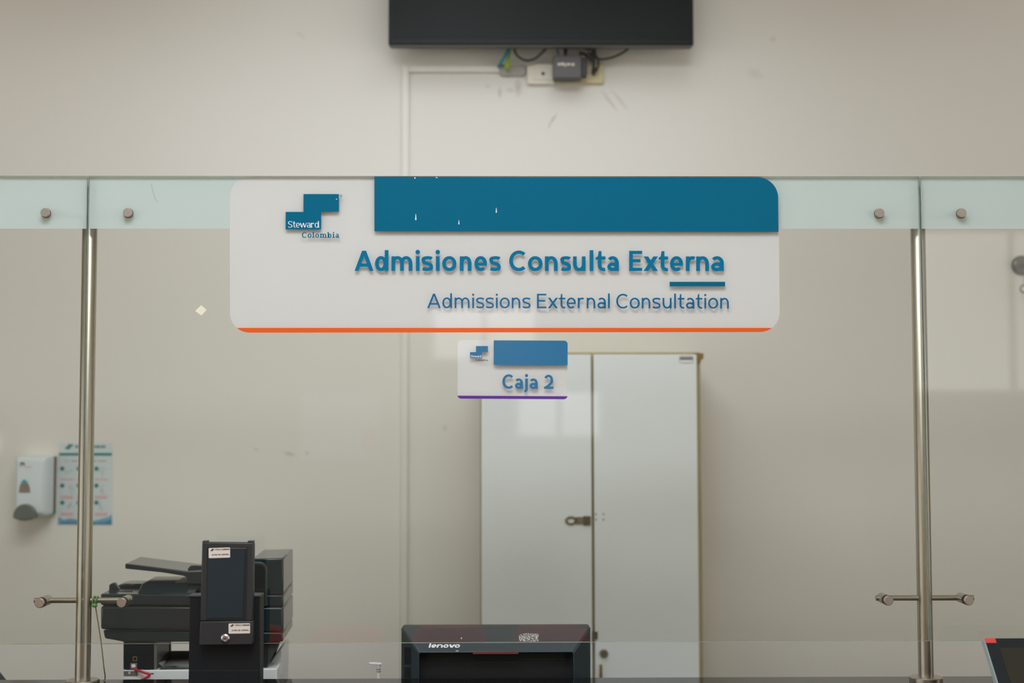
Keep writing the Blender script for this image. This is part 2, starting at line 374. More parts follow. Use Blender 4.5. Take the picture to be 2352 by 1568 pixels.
def frost_material():
    m = bpy.data.materials.new('frosted_film'); m.use_nodes = True; nt = m.node_tree; nt.nodes.clear()
    o = nt.nodes.new('ShaderNodeOutputMaterial')
    r = nt.nodes.new('ShaderNodeBsdfRefraction'); r.inputs['Color'].default_value = (.95, .97, .97, 1); r.inputs['Roughness'].default_value = .42; r.inputs['IOR'].default_value = 1.3
    d = nt.nodes.new('ShaderNodeBsdfDiffuse'); d.inputs[0].default_value = rgb(238, 252, 255)
    tl = nt.nodes.new('ShaderNodeBsdfTranslucent'); tl.inputs[0].default_value = rgb(244, 254, 255)
    n = nt.nodes.new('ShaderNodeTexNoise'); n.inputs['Scale'].default_value = 600
    mr = nt.nodes.new('ShaderNodeMapRange'); mr.inputs[3].default_value = .20; mr.inputs[4].default_value = .28; nt.links.new(n.outputs[0], mr.inputs[0])
    a = nt.nodes.new('ShaderNodeMixShader'); a.inputs[0].default_value = .12; b = nt.nodes.new('ShaderNodeMixShader')
    nt.links.new(d.outputs[0], a.inputs[1]); nt.links.new(tl.outputs[0], a.inputs[2]); nt.links.new(mr.outputs[0], b.inputs[0])
    nt.links.new(a.outputs[0], b.inputs[1]); nt.links.new(r.outputs[0], b.inputs[2]); nt.links.new(b.outputs[0], o.inputs[0])
    return m
FROST = frost_material()
WALL_Y = 1.45
def wall_material():
    m = mat('cream_wall_paint', rgb(232, 228, 219), .6, 0, .012, 1.3, spec=.25)
    nt = m.node_tree; b = nt.nodes['Principled BSDF']; src = b.inputs['Base Color'].links[0].from_socket
    tc = nt.nodes.new('ShaderNodeTexCoord'); tot = None
    marks = [(1190, 200, 9, 22, 0, .3), (1148, 212, 5, 14, 0, .3), (1172, 207, 12, 6, 0, .2), (1270, 274, 4, 16, 35, .35), (1262, 288, 3, 8, 20, .3), (1400, 232, 5, 30, -38, .25), (1424, 230, 5, 30, -38, .2), (1120, 198, 7, 4, 0, .2), (690, 80, 14, 5, 30, .12), (1775, 90, 9, 8, 0, .15), (1735, 170, 22, 12, 20, .12), (665, 1042, 14, 5, 14, .3), (705, 1041, 5, 4, 0, .3), (588, 1032, 6, 2, 10, .35), (1022, 982, 6, 8, 0, .2), (1205, 168, 22, 14, 0, .3)]
    for (px, py, a, c, ang, s) in marks:
        p = at(px, py, WALL_Y); k = (WALL_Y + 3.55) / F
        mp = nt.nodes.new('ShaderNodeMapping'); mp.vector_type = 'TEXTURE'
        mp.inputs['Location'].default_value = p; mp.inputs['Rotation'].default_value = (0, R(ang), 0); mp.inputs['Scale'].default_value = (a * k, 1, c * k)
        ln = nt.nodes.new('ShaderNodeVectorMath'); ln.operation = 'LENGTH'; mr = nt.nodes.new('ShaderNodeMapRange')
        mr.inputs[1].default_value = .3; mr.inputs[2].default_value = 1.25; mr.inputs[3].default_value = s; mr.inputs[4].default_value = 0
        nt.links.new(tc.outputs['Object'], mp.inputs[0]); nt.links.new(mp.outputs[0], ln.inputs[0]); nt.links.new(ln.outputs['Value'], mr.inputs[0])
        if tot is None: tot = mr.outputs[0]
        else:
            ad = nt.nodes.new('ShaderNodeMath'); ad.operation = 'MAXIMUM'; nt.links.new(tot, ad.inputs[0]); nt.links.new(mr.outputs[0], ad.inputs[1]); tot = ad.outputs[0]
    mx = nt.nodes.new('ShaderNodeMix'); mx.data_type = 'RGBA'; mx.inputs[7].default_value = rgb(120, 112, 98)
    nt.links.new(tot, mx.inputs[0]); nt.links.new(src, mx.inputs[6]); nt.links.new(mx.outputs[2], b.inputs['Base Color'])
    return m
# ------------------------------------------------------------------ the room
def struct(name, bm, m, **k): return tag(link(name, bm, m, **k), kind='structure')
XL, XR, YB, ZC = -5.6, 5.7, -9.0, 4.2
struct('wall_back', box(BM(), XL - .1, XR + .1, WALL_Y, WALL_Y + .15, 0, ZC), wall_material())
def side_wall(x0, x1):
    bm = BM(); ys = [YB, -8.2, -4.6, -4.2, -.6, WALL_Y]
    for a, b, op in zip(ys, ys[1:], (0, 1, 0, 1, 0)):
        if op: box(bm, x0, x1, a, b, 0, .5); box(bm, x0, x1, a, b, 3.7, ZC)
        else: box(bm, x0, x1, a, b, 0, ZC)
    return bm
struct('wall_left', side_wall(XL - .15, XL), M['side_wall'])
struct('wall_right', side_wall(XR, XR + .15), M['side_wall'])
for i, (x, a) in enumerate(((XL - .1, -8.2), (XL - .1, -4.2), (XR + .05, -8.2), (XR + .05, -4.2))):  # unseen side windows, added to bring in the fill light
    bm = BM(); b = a + 3.6; t = .06
    box(bm, x, x + .05, a, b, .5, .5 + t); box(bm, x, x + .05, a, b, 3.7 - t, 3.7)
    for y in (a, a + 1.18, a + 2.36, b - t): box(bm, x, x + .05, y, y + t, .5 + t, 3.7 - t)
    struct('window_%d' % (i + 5), bm, M['lamp_frame'])
struct('floor', box(BM(), XL - .15, XR + .15, YB - .15, WALL_Y + .15, -.1, 0), M['floor'])
struct('ceiling', box(BM(), XL - .15, XR + .15, YB - .15, WALL_Y + .15, ZC, ZC + .1), M['ceiling'])
OPEN = []                                      # window openings of the wall behind the viewer, whose light the screen mirrors
for (a, b, c, d) in ((985, 1240, 690, 835), (1180, 1390, 888, 1012), (2100, 2560, 520, 908), (-270, 12, 988, 1046)):
    p, q = at(a, d, 9.0), at(b, c, 9.0); OPEN.append((p.x, q.x, p.z, q.z))
OPEN.sort()
def wall_with_openings():
    bm = BM(); xs = sorted({XL - .15, XR + .15} | {o[0] for o in OPEN} | {o[1] for o in OPEN}); zs = sorted({0, ZC} | {o[2] for o in OPEN} | {o[3] for o in OPEN})
    for x0, x1 in zip(xs, xs[1:]):
        for z0, z1 in zip(zs, zs[1:]):
            if not any(o[0] - 1e-5 <= x0 and x1 <= o[1] + 1e-5 and o[2] - 1e-5 <= z0 and z1 <= o[3] + 1e-5 for o in OPEN): box(bm, x0, x1, YB - .15, YB, z0, z1)
    return bm
struct('wall_front', wall_with_openings(), M['rear_wall'])
for i, (x0, x1, z0, z1) in enumerate(OPEN):
    bm = BM(); t = .05
    box(bm, x0, x1, YB - .1, YB - .05, z0, z0 + t); box(bm, x0, x1, YB - .1, YB - .05, z1 - t, z1)
    for x in (x0, (x0 + x1) / 2 - t / 2, x1 - t): box(bm, x, x + t, YB - .1, YB - .05, z0 + t, z1 - t)
    struct('window_%d' % (i + 1), bm, M['lamp_frame'])
for i, (lx, ly) in enumerate(FILL_LAMPS):  # frames around the added overhead fill lamps
    bm = BM(); o = .62; k = .57
    box(bm, -o, o, -o, -k, -.045, 0); box(bm, -o, o, k, o, -.045, 0); box(bm, -o, -k, -k, k, -.045, 0); box(bm, k, o, -k, k, -.045, 0); box(bm, -k, k, -k, k, -.02, 0)
    l = link('ceiling_light', bm, M['lamp_frame']); l.location = (lx, ly, ZC)
    tag(l, 'square white ceiling light panel %s' % ('second from the counter' if i == 0 else 'before the counter, left of the middle' if i == 1 else 'before the counter, right of the middle' if i == 2 else 'farthest from the counter'), 'ceiling light', 'ceiling light panels over the hall')
for i, (lx, ly) in enumerate(WASH):  # frames for the added fill lights aimed at the wall
    e = bpy.data.objects.new('wall_washer', None); C.objects.link(e); e.location = (lx, ly, ZC)
    tag(e, 'square white panel light tilted towards the cream wall, %s of the pair' % ('left' if i == 0 else 'right'), 'ceiling light', 'tilted panel lights over the hall')
    q = (WASH_AIM - Vector((lx, ly, WASH_Z))).to_track_quat('-Z', 'Y').to_matrix(); bm = BM(); o = .56; k = .52
    box(bm, -o, o, -o, -k, -.01, .05); box(bm, -o, o, k, o, -.01, .05); box(bm, -o, -k, -k, k, -.01, .05); box(bm, k, o, -k, k, -.01, .05); box(bm, -k, k, -k, k, .03, .05)
    for v in bm.verts: v.co = q @ v.co + Vector((0, 0, WASH_Z - ZC))
    link('panel_frame', bm, M['lamp_frame'], e)
    link('stem', cyl(BM(), (0, 0, WASH_Z - ZC + .03), (0, 0, -.001), .015, seg=16), M['lamp_frame'], e)
# ------------------------------------------------------------------ counter
CB = .105                                      # back edge of the stone top
ct = Fr('reception_counter', 'glossy black stone reception counter carrying the glass screen', 'counter', 1176, 0, 0)
ct.o.x = 0
ct.part('countertop', box(BM(), XL + .02, XR - .02, -.48, CB, COUNTER_Z - .03, COUNTER_Z), M['granite'], bevel=.003)
ct.part('counter_front', box(BM(), XL + .02, XR - .02, -.42, -.34, 0, COUNTER_Z - .03), M['counter_body'])
ct.part('counter_back_panel', box(BM(), XL + .02, XR - .02, 0, .06, 0, COUNTER_Z - .03), M['counter_body'])
# staff desk behind (below the line of sight)
DESK_Z = .76
dk = Fr('staff_desk', 'grey laminate staff desk behind the stone counter', 'desk', 800, .12, 0); dk.o.x = 0
dk.part('desktop', box(BM(), -1.13, 1.6, 0, .72, DESK_Z - .028, DESK_Z), M['desk'], bevel=.003)
for x in (-1.08, .2, 1.5): dk.part('leg', box(BM(), x - .02, x + .02, .05, .66, 0, DESK_Z - .028), M['desk'])
# ------------------------------------------------------------------ glass panels
GT, GB = at(1176, 404.5, 0).z, at(1176, 1475.5, 0).z          # top and bottom edges
seamL = (at(202, 405, 0).x, at(186.5, 1475, 0).x); seamR = (at(2112.3, 405, 0).x, at(2137, 1472, 0).x)   # x at the top and at the bottom: the panes hang a hair out of plumb
GAP = .0035; GTH = .010
BAND = at(1176, 525, GTH).z
def glass(x0, x1, label):
    (a0, b0), (a1, b1) = x0, x1
    fr = Fr('glass_panel', label, 'glass panel', 1176, 0, GB, group='glass screen panels on the counter'); c = (a0 + b0 + a1 + b1) / 4; fr.o.x = c; H = GT - GB
    bm = prism(BM(), [(b0 - c, 0), (b1 - c, 0), (a1 - c, H), (a0 - c, H)], 0, GTH)
    o = fr.solo(bm, GLASS)
    for p in o.data.polygons:
        p.material_index = 0 if p.normal.y < -.9 else 1 if p.normal.y > .9 else 2
    fr.e = o
    fb = fr.part('frosted_band', prism(BM(), [(b0 + (a0 - b0) * k / H - c + e, k) for e, k in ((.0005, BAND - GB),)] + [(b1 + (a1 - b1) * (BAND - GB) / H - c - .0005, BAND - GB), (a1 - c - .0005, H - .001), (a0 - c + .0005, H - .001)], GTH + .0006, GTH + .0012), FROST)
    fb['label'] = 'pale blue frosted film across the top'
    return fr
pw = seamR[0] - seamL[0]
sh_ = lambda p, d: (p[0] + d, p[1] + d)
gl = glass((seamL[0] - pw,) * 2, sh_(seamL, -GAP / 2), 'glass screen panel left of the left steel post, in front of the soap dispenser')
gc = glass(sh_(seamL, GAP / 2), sh_(seamR, -GAP / 2), 'wide central glass screen panel carrying the two clinic signs')
gr = glass(sh_(seamR, GAP / 2), (seamR[0] + pw,) * 2, 'glass screen panel right of the right steel post, above the tilted screen')
# scratch on the frosted band
sc = Fr('scratch_mark', 'thin grey hairline scratch on frosted glass right of the left post', 'scratch', 357, -.0006, at(357, 465, 0).z)
sc.solo(tube(BM(), smooth_path([sc.L(347, 421), sc.L(351, 438), sc.L(356, 452), sc.L(362, 465)], 4), .00045, 6), mat('scratch_grey', rgb(150, 158, 152), .6))
# ------------------------------------------------------------------ posts
POST_Y = .048
def post(pxt, pxb, btn_top, btn_low, rod, label):
    X = (at(pxt, 530, POST_Y).x + at(pxb, 1500, POST_Y).x) / 2
    fr = Fr('screen_post', label, 'post', 1176, POST_Y, COUNTER_Z, group='stainless steel screen posts'); fr.o.x = X
    top = GT - COUNTER_Z - .025; r = .0188
    lx = lambda px, py, Y: at(px, py, Y).x - X
    lz = lambda px, py, Y: at(px, py, Y).z - COUNTER_Z
    fr.part('pole', lathe(BM(), (0, 0, .006), (0, 0, 1), [(0, r), (top - .004, r), (top, r - .003)], 48), M['steel'], smooth=40)
    fr.part('base_flange', lathe(BM(), (0, 0, 0), (0, 0, 1), [(0, .041), (.0075, .041), (.0095, .039), (.0095, .020)], 64), M['steel'], smooth=35)
    zt = lz(btn_top[0][0], btn_top[0][1], 0); zl = lz(btn_low[0][0], btn_low[0][1], 0)
    for z, bt, rd in ((lz((btn_top[0][0] + btn_top[1][0]) / 2, (btn_top[0][1] + btn_top[1][1]) / 2, 0), btn_top, None), (lz((btn_low[0][0] + btn_low[1][0]) / 2, (btn_low[0][1] + btn_low[1][1]) / 2, 0), btn_low, rod)):
        xs = [lx(b[0], b[1], 0) for b in bt]
        ends = [xs[0] - .014, xs[1] + .014] if rd is None else [lx(rd[0], bt[0][1], POST_Y), lx(rd[1], bt[1][1], POST_Y)]
        arm = fr.part('arm', cyl(BM(), (ends[0], 0, z), (ends[1], 0, z), .0068, seg=24), M['steel'], smooth=40)
        for x in xs:
            y1 = GTH - POST_Y + .0015
            c = fr.part('clamp', lathe(BM(), (x, .012, z), (0, -1, 0), [(0, .010), (.003, .0125), (.012 - y1, .0125)], 32), M['steel'], smooth=35)
            bm = lathe(BM(), (x, -POST_Y - .001, z), (0, -1, 0), [(0, .0118), (.007, .0118), (.0085, .0105), (.0085, .0002)], 40)
            b = fr.part('button', bm, M['steel_cap'], parent=c, smooth=30)
            fr.part('washer', lathe(BM(), (x, -POST_Y - .0002, z), (0, -1, 0), [(0, .0125), (.001, .0125)], 32), M['void'], parent=c)
    return fr
postL = post(206, 191, ((106, 490), (295, 489)), ((93, 1383), (281, 1384)), (79, 304), 'brushed steel screen post left of the printer')
postR = post(2108, 2126, ((2019, 490), (2207, 491)), ((2039, 1378), (2223, 1378)), (2012, 2236), 'brushed steel screen post beside the tilted screen')
# ------------------------------------------------------------------ main sign
def logo_polys(x0, y0, k):                     # stepped mark of two offset blocks
    return [[(x0 + a * k, y0 + b * k) for a, b in ((0, 41), (41, 41), (41, 0), (122.5, 0), (122.5, 40.5), (81.5, 40.5), (81.5, 81), (0, 81))]]
sg = Fr('reception_sign', 'large white sign with blue top band reading Admisiones Consulta Externa', 'sign', 1158, 0, at(1158, 762, 0).z)
out = rrect(528, 763, 1789.5, 406.5, 46, 12)
out = [(x + (0 if x < 1000 else (y - 580) * .010), y - (x - 1158) * .0012 * ((y - 406) / 357)) for x, y in out]
# keep the outline inside the glass top edge
wh = flat(BM(), sg, [out], GTH + .0005, .0003)
sg.part('white_backing', wh, M['sign_white'])
band = rrect(860, 531.5, 1788.5, 406.5, [0, 0, 46, 0], 12)
band = [(x + (0 if x < 1000 else (y - 580) * .010), y + (x - 860) * .0016 - .6) for x, y in band]
sg.part('blue_band', flat(BM(), sg, [band], -.0002, .0003), M['sign_blue'])
stripe = clip_below(out, 752.8)
sg.part('orange_stripe', flat(BM(), sg, [stripe], -.0002, .0003), M['sign_orange'])
lg = sg.part('logo', flat(BM(), sg, logo_polys(656, 445.5, 1), -.0002, .0003), M['sign_blue'])
st_ = text_polys('Steward', 661.5, 732.5, 522.3, 10.6, 14.2, 1.9, 1.0, True, space=.3)
sg.part('logo_name', letters(BM(), sg, st_, -.0007), M['sign_white'], parent=lg)
co = text_polys('Colombia', 693.5, 778, 545.8, 9.2, 12.6, 2.6, 1.35, True)
sg.part('lettering', letters(BM(), sg, co, -.0004), M['sign_blue'])
rg = ribbon(arc(783, 450, 3, 3, 0, 360, 20), .7, .7) + text_polys('R', 781.8, 784.4, 451.8, 2.4, 3.5, .6)
sg.part('registered_mark', letters(BM(), sg, rg, -.0004), M['sign_blue'])
HEAD = [('A', 814, 858.5), ('d', 861.3, 892.3), ('m', 899, 947.3), ('i', 955, 964), ('s', 968, 994.8), ('i', 1001, 1010), ('o', 1015.5, 1048.5), ('n', 1056, 1083), ('e', 1089.5, 1119), ('s', 1123.8, 1150.3),
        ('C', 1169.5, 1209.5), ('o', 1212.5, 1246.3), ('n', 1251.5, 1281), ('s', 1287, 1311.5), ('u', 1316, 1345), ('l', 1354, 1363.2), ('t', 1368, 1391.5), ('a', 1394.8, 1421.5),
        ('E', 1445, 1475), ('x', 1478, 1511.5), ('t', 1512.8, 1535.3), ('e', 1538.8, 1569), ('r', 1575.3, 1597), ('n', 1599, 1628.5), ('a', 1633, 1662.6)]
sg.part('lettering', letters(BM(), sg, text_polys('', 814, 1664, 622, 33.6, 46.5, 8.7, 7.6, places=HEAD, slope=.0004), -.0004), M['letter_blue'])
sg.part('underline', flat(BM(), sg, [[(1538, 657.5), (1665.5, 657.5), (1665.5, 647), (1538, 647)]], -.0002, .0003), M['sign_blue'])
sg.part('lettering', letters(BM(), sg, text_polys('Admissions External Consultation', 981, 1674, 707.3, 24.2, 33.2, 4.1, 3.7, space=.42, slope=.0015), -.0004), mat('sign_deep_blue_vinyl', rgb(0, 98, 145), .12, 0, .02, 8))
for (x, y0, y1, wd) in ((955, 491, 505, 1.6), (1054, 505, 515, 1.4), (1140, 477, 488, 1.5), (953, 406.5, 410, 1.8), (1003, 406.5, 408.5, 2.5), (773, 456, 458, 1.5)):
    bm = prism(BM(), [sg.L(a, b, -.0006) for a, b in ((x - wd, y1), (x + wd, y1), (x + wd * .2, y0), (x - wd * .3, y0))], -.0008, -.0006)
    sg.part('chipped_mark', bm, M['paint_chip'])
# ------------------------------------------------------------------ small sign
s2 = Fr('window_sign', 'small white window sign with blue band reading Caja 2', 'sign', 1177, 0, at(1177, 916, 0).z)
o2 = rrect(1051, 914.5, 1303.5, 780.8, 9, 8)
sl = .0045
o2 = [(x, y + (x - 1051) * sl * (.9)) for x, y in o2]
s2.part('white_backing', flat(BM(), s2, [o2], GTH + .0005, .0003), M['sign_white'])
b2 = [(x, y + (x - 1134) * sl + .4) for x, y in rrect(1134, 837.2, 1303.8, 780.9, [0, 0, 8, 0], 8)]
s2.part('blue_band', flat(BM(), s2, [b2], -.0002, .0003), M['small_blue'])
raw = clip_below(rrect(1050.5, 915.2, 1303.8, 781, 9, 8), 908.3)
s2.part('purple_stripe', flat(BM(), s2, [[(x, y + (x - 1051) * .0055) for x, y in raw]], -.0002, .0003), M['sign_purple'])
lg2 = s2.part('logo', flat(BM(), s2, logo_polys(1079.5, 794.5, .337), -.0002, .0003), M['small_blue'])
s2.part('logo_name', letters(BM(), s2, text_polys('Steward', 1081, 1105.5, 820.3, 3.5, 4.9, .9, .5, True), -.0007), M['sign_white'], parent=lg2)
s2.part('lettering', letters(BM(), s2, text_polys('Colombia', 1092, 1120.5, 828.7, 3.2, 4.5, .9, .55, True), -.0004), M['ink'])
CJ = [('C', 1153.8, 1180.3), ('a', 1182.8, 1201.3), ('j', 1202.2, 1212.8), ('a', 1216.2, 1235.3), ('2', 1249.5, 1271.3)]
s2.part('lettering', letters(BM(), s2, text_polys('', 1153, 1272, 892.2, 23.4, 32.6, 6.0, 5.3, places=CJ, slope=.006), -.0004), M['small_blue'])
# ------------------------------------------------------------------ diamond of old tape on the glass
dm = Fr('sticker', 'small cream diamond shaped tape square stuck on the clear glass', 'sticker', 461, -.0001, at(461, 725, 0).z)
dm.solo(prism(BM(), [dm.L(*p) for p in ((448.5, 714), (462, 700.5), (475, 711.5), (462.5, 724.5))], -.0006, 0), M['sticker_clear'])
# ------------------------------------------------------------------ television
TVF = WALL_Y - .13
tv = Fr('television', 'large black flat television high on the wall, lower edge showing', 'television', 1242, TVF, at(1242, 103, TVF).z)
a = tv.L(892, 103); b = tv.L(1593.5, 104.5); H_ = (b.x - a.x) * .575
hs = tv.part('shell', box(BM(), a.x, b.x, 0, .04, 0, H_), M['tv'], bevel=.004)
tv.part('screen', box(BM(), a.x + .012, b.x - .012, -.0012, 0, .022, H_ - .012), mat('television_screen', rgb(34, 37, 36), .35, 0, .05, 8, spec=.12))
tv.part('rear_housing', loft(BM(), [[(a.x + .03, .04, .004), (b.x - .03, .04, .004), (b.x - .03, .04, H_ - .02), (a.x + .03, .04, H_ - .02)], [(a.x + .14, .085, .03), (b.x - .14, .085, .03), (b.x - .14, .085, H_ - .1), (a.x + .14, .085, H_ - .1)]]), M['tv_under'])
tv.part('wall_bracket', box(BM(), -.2, .2, .085, .126, .2, .45), M['black_metal'])
tv.part('lower_trim', box(BM(), a.x + .006, b.x - .006, .004, .038, -.004, .002), M['tv_under'])
# ------------------------------------------------------------------ raceway
rc = Fr('cable_raceway', 'slim white plastic cable raceway turning a corner on the wall', 'raceway', 930, WALL_Y, 0)
rz = rc.L(930, 160, 0).z
x0, x1 = rc.L(922.5, 600).x, rc.L(938.5, 600).x
rc.part('vertical_run', box(BM(), x0, x1, -.013, -.0002, .12, rz + .012), M['raceway'], bevel=.003)
rc.part('horizontal_run', box(BM(), x1, rc.L(1147, 160).x, -.013, -.0002, rz - .012, rz + .012), M['raceway'], bevel=.003)
# ------------------------------------------------------------------ wall patch, outlets, media box, cables
pt = Fr('wall_box', 'grey open junction box with ragged putty beside the outlet plates', 'junction box', 1180, WALL_Y, at(1180, 180, WALL_Y).z)
bm = BM(); prism(bm, [pt.L(*p) for p in ((1146, 150), (1206, 152), (1209, 164), (1203, 176), (1152, 177), (1144, 166))][::-1], -.012, -.0003)
pt.solo(bm, M['putty'], bevel=.004)
def outlet(px0, py0, px1, py1, label, m, full):
    fr = Fr('wall_outlet', label, 'outlet', (px0 + px1) / 2, WALL_Y, at(px0, py1, WALL_Y).z, group='outlet plates under the television')
    a, b = fr.L(px0, py1), fr.L(px1, py0)
    fr.part('plate', prism(BM(), rrect(a.x, a.z, b.x, b.z, .006, 5), -.016, -.0003), m, bevel=.005, seg=3)
    w = b.x - a.x; h = b.z - a.z
    ins = fr.part('insert', prism(BM(), rrect(a.x + w * .24, a.z + h * .2, b.x - w * .1, b.z - h * .2, .003, 4), -.019, -.015), M['cream_plastic'] if full else m, bevel=.0015)
    cx, cz = (a.x + b.x) / 2 + w * .06, (a.z + b.z) / 2
    fr.part('socket_hole', cyl(BM(), (cx, -.0195, cz), (cx, -.018, cz), .006, seg=20), M['void'], parent=ins)
outlet(1210, 148, 1276, 196, 'cream outlet plate left of the dark media box', M['cream_plastic'], True)
outlet(1277, 145, 1386, 194, 'yellowed outlet plate mostly behind the dark media box', M['yellow_plastic'], False)
MB_Y = WALL_Y - .075
mb = Fr('media_box', 'dark grey media box hanging under the television by its leads', 'media box', 1303, MB_Y, at(1303, 184, MB_Y).z)
a, b = mb.L(1270, 183), mb.L(1336, 126)
mb.part('body', prism(BM(), rrect(a.x, a.z, b.x, b.z, .008, 5), 0, .03), mat('media_box_grey', rgb(84, 82, 78), .45, 0, .05, 40), bevel=.004, seg=3)
mb.part('lower_edge', box(BM(), a.x + .005, b.x - .006, -.0008, .028, a.z - .001, a.z + .009), M['slate_dark'])
c, d = mb.L(1336, 176), mb.L(1348, 132)
mb.part('side_block', box(BM(), c.x, d.x, .004, .028, c.z, d.z), M['slate_dark'], bevel=.003)
bm = BM()
for (x0, x1, y0, y1) in ((1281, 1288, 145, 150), (1289, 1296, 144, 150), (1297, 1300, 146, 153), (1302, 1310, 145, 150), (1313, 1319, 145, 151)):
    flat(bm, mb, [[(x0, y1), (x1, y1), (x1, y0), (x0, y0)]], -.0006, .0003)
mb.part('printed_mark', bm, M['paper'])
def cable(label, pts, r, m, Y=None, name='cable', cat='cable', group='leads hanging under the television'):
    Y = Y or WALL_Y - .05
    z = at(pts[0][0], max(p[1] for p in pts), Y).z
    fr = Fr(name, label, cat, pts[0][0], Y, z, group=group)
    P = [fr.L(p[0], p[1], p[2] if len(p) > 2 else 0) for p in pts]
    return fr.solo(tube(BM(), smooth_path(P, 7), r, 10), m, smooth=60)
cable('black lead looping below the television left of the media box', [(1181, 104), (1184, 122), (1196, 134), (1212, 139), (1230, 134), (1248, 118), (1262, 104)], .0042, M['rubber'])
cable('black lead sagging below the television right of the media box', [(1448, 106), (1435, 118), (1412, 130), (1385, 136), (1368, 133), (1350, 120)], .0042, M['rubber'])
cable('teal cable slanting from the television to the wall raceway', [(1172, 104), (1166, 118), (1156, 136), (1145, 153, .03)], .0055, M['teal_cable'])
cable('short black lead dropping into the top of the media box', [(1299, 104), (1299, 115), (1298, 128, -.008)], .006, M['rubber'])
cable('thin blue-grey lead plugged into the media box top', [(1279, 104), (1281, 115), (1283, 128, -.008)], .004, mat('blue_grey_cable', rgb(90, 110, 130), .5))
cable('black lead tangled right of the media box, crossing diagonally', [(1330, 122), (1342, 124), (1352, 132), (1358, 138), (1362, 120), (1368, 105)], .006, M['rubber'])
cable('black lead dropping to a round plug on the yellowed plate', [(1362, 104), (1366, 120), (1364, 140), (1364, 158), (1363, 168, .02)], [.0055] * 20 + [.008] * 9, M['rubber'])
cable('dark twisted lead looping beside the round plug', [(1352, 104), (1362, 118), (1373, 136), (1374, 152), (1367, 166, .01)], .004, M['rubber'])
cable('black lead bunched behind the right edge of the television plugs', [(1335, 105), (1350, 112), (1365, 110), (1376, 105)], .007, M['rubber'])
lt = Fr('cable_tag', 'lime green drop shaped cable tag hanging beside the teal cable', 'tag', 1167, WALL_Y - .04, at(1167, 160, WALL_Y - .04).z)
P = [lt.L(1173, 104), lt.L(1171, 122), lt.L(1168, 134), lt.L(1166, 146), lt.L(1166, 154), lt.L(1166, 160)]
lt.solo(tube(BM(), smooth_path(P, 4), [.004] * 8 + [.005, .006, .007, .008] + [.009] * 5 + [.008, .006, .004, .0015], 12), M['lime'], smooth=60)
# ------------------------------------------------------------------ soap dispenser
dp = Fr('soap_dispenser', 'white wall soap dispenser with smoked push lever', 'dispenser', 68, WALL_Y, at(68, 1195, WALL_Y).z)
DY = -.105
a, b = dp.L(29, 1186, DY), dp.L(107, 1047, DY)
def rr3(x0, z0, x1, z1, r, y): return [(p[0], y, p[1]) for p in rrect(x0, z0, x1, z1, r, 6)]
k = .006
sh = dp.part('shell', loft(BM(), [rr3(a.x, a.z, b.x, b.z, .012, -.0005), rr3(a.x, a.z, b.x, b.z, .012, DY + .02), rr3(a.x + .006, a.z + .006, b.x - .006, b.z - .006, .012, DY + .006), rr3(a.x + .014, a.z + .012, b.x - .014, b.z - .016, .010, DY)]), M['disp'], bevel=.003, seg=3)
def dpoly(pts, dy): return [dp.L(x, y, dy) for x, y in pts]
lv = [(56 + 27 * math.cos(R(t)), 1187 - (30 if True else 0) * math.sin(R(t))) for t in range(0, 181, 12)]
lv += [(30, 1190), (44, 1195), (58, 1196), (74, 1193)]
dp.part('push_lever', prism(BM(), dpoly(lv[::-1], DY - .016), DY - .016, DY + .01), M['smoke'], bevel=.007, seg=3)
win = [(43, 1131), (45, 1116), (50, 1106), (56, 1102), (62, 1105), (68, 1117), (70, 1131), (56, 1132)]
dp.part('sight_window', prism(BM(), dpoly(win, DY - .0006), DY - .0006, DY), M['taupe'])
c = dp.L(55.5, 1106, DY)
dp.part('round_mark', cyl(BM(), (c.x, DY - .0012, c.z), (c.x, DY - .0004, c.z), .0075, seg=20), M['cyan'])
bm = BM(); flat(bm, dp, [[(47, 1071), (49.5, 1071), (49.5, 1061), (47, 1061)], [(49.5, 1064), (54, 1064), (54, 1061), (49.5, 1061)], [(53, 1069), (56.5, 1069), (56.5, 1062), (53, 1062)]], DY - .0004)
dp.part('printed_mark', bm, M['ink'])
dp.part('printed_line', flat(BM(), dp, [[(57, 1073.5), (73, 1073.5), (73, 1071.5), (57, 1071.5)]], DY - .0004), M['pink'])
dp.part('backplate', box(BM(), a.x - .002, b.x + .003, -.02, -.0005, a.z + .004, b.z - .004), M['slate_top'])
# ------------------------------------------------------------------ poster
ps = Fr('poster', 'pale blue hand washing instruction poster taped to the wall', 'poster', 195, WALL_Y, at(195, 1205, WALL_Y).z)
ps.part('sheet', prism(BM(), [ps.L(*p) for p in ((133, 1204), (257.5, 1205), (258, 1016), (135, 1018))], -.0016, -.0004), M['poster'])
D0 = -.0017
ps.part('logo', flat(BM(), ps, logo_polys(150, 1020, .14), D0), M['teal'])
bm = BM(); x = 173
for n, wd in enumerate((5, 8, 3, 6, 9, 4, 7, 5, 8, 6, 5)):
    flat(bm, ps, [[(x, 1028.5), (x + wd * .8, 1028.5), (x + wd * .8, 1022 + (n % 3)), (x, 1022 + (n % 2))]], D0); x += wd + .4
ps.part('heading_line', bm, M['teal'])
ps.part('heading_bar', flat(BM(), ps, [[(136, 1046), (257, 1046), (257, 1040), (136, 1040)]], D0), M['teal'])
bm = BM()
for x0, x1 in ((163, 178), (181, 200), (204, 222), (225, 244)): flat(bm, ps, [[(x0, 1060), (x1, 1060), (x1, 1057), (x0, 1057)]], D0)
for q in ribbon(arc(153, 1059, 4, 4, 0, 360, 16), 1, 1): flat(bm, ps, [q], D0)
ps.part('subheading_line', bm, M['skin'])
rnd = random.Random(3)
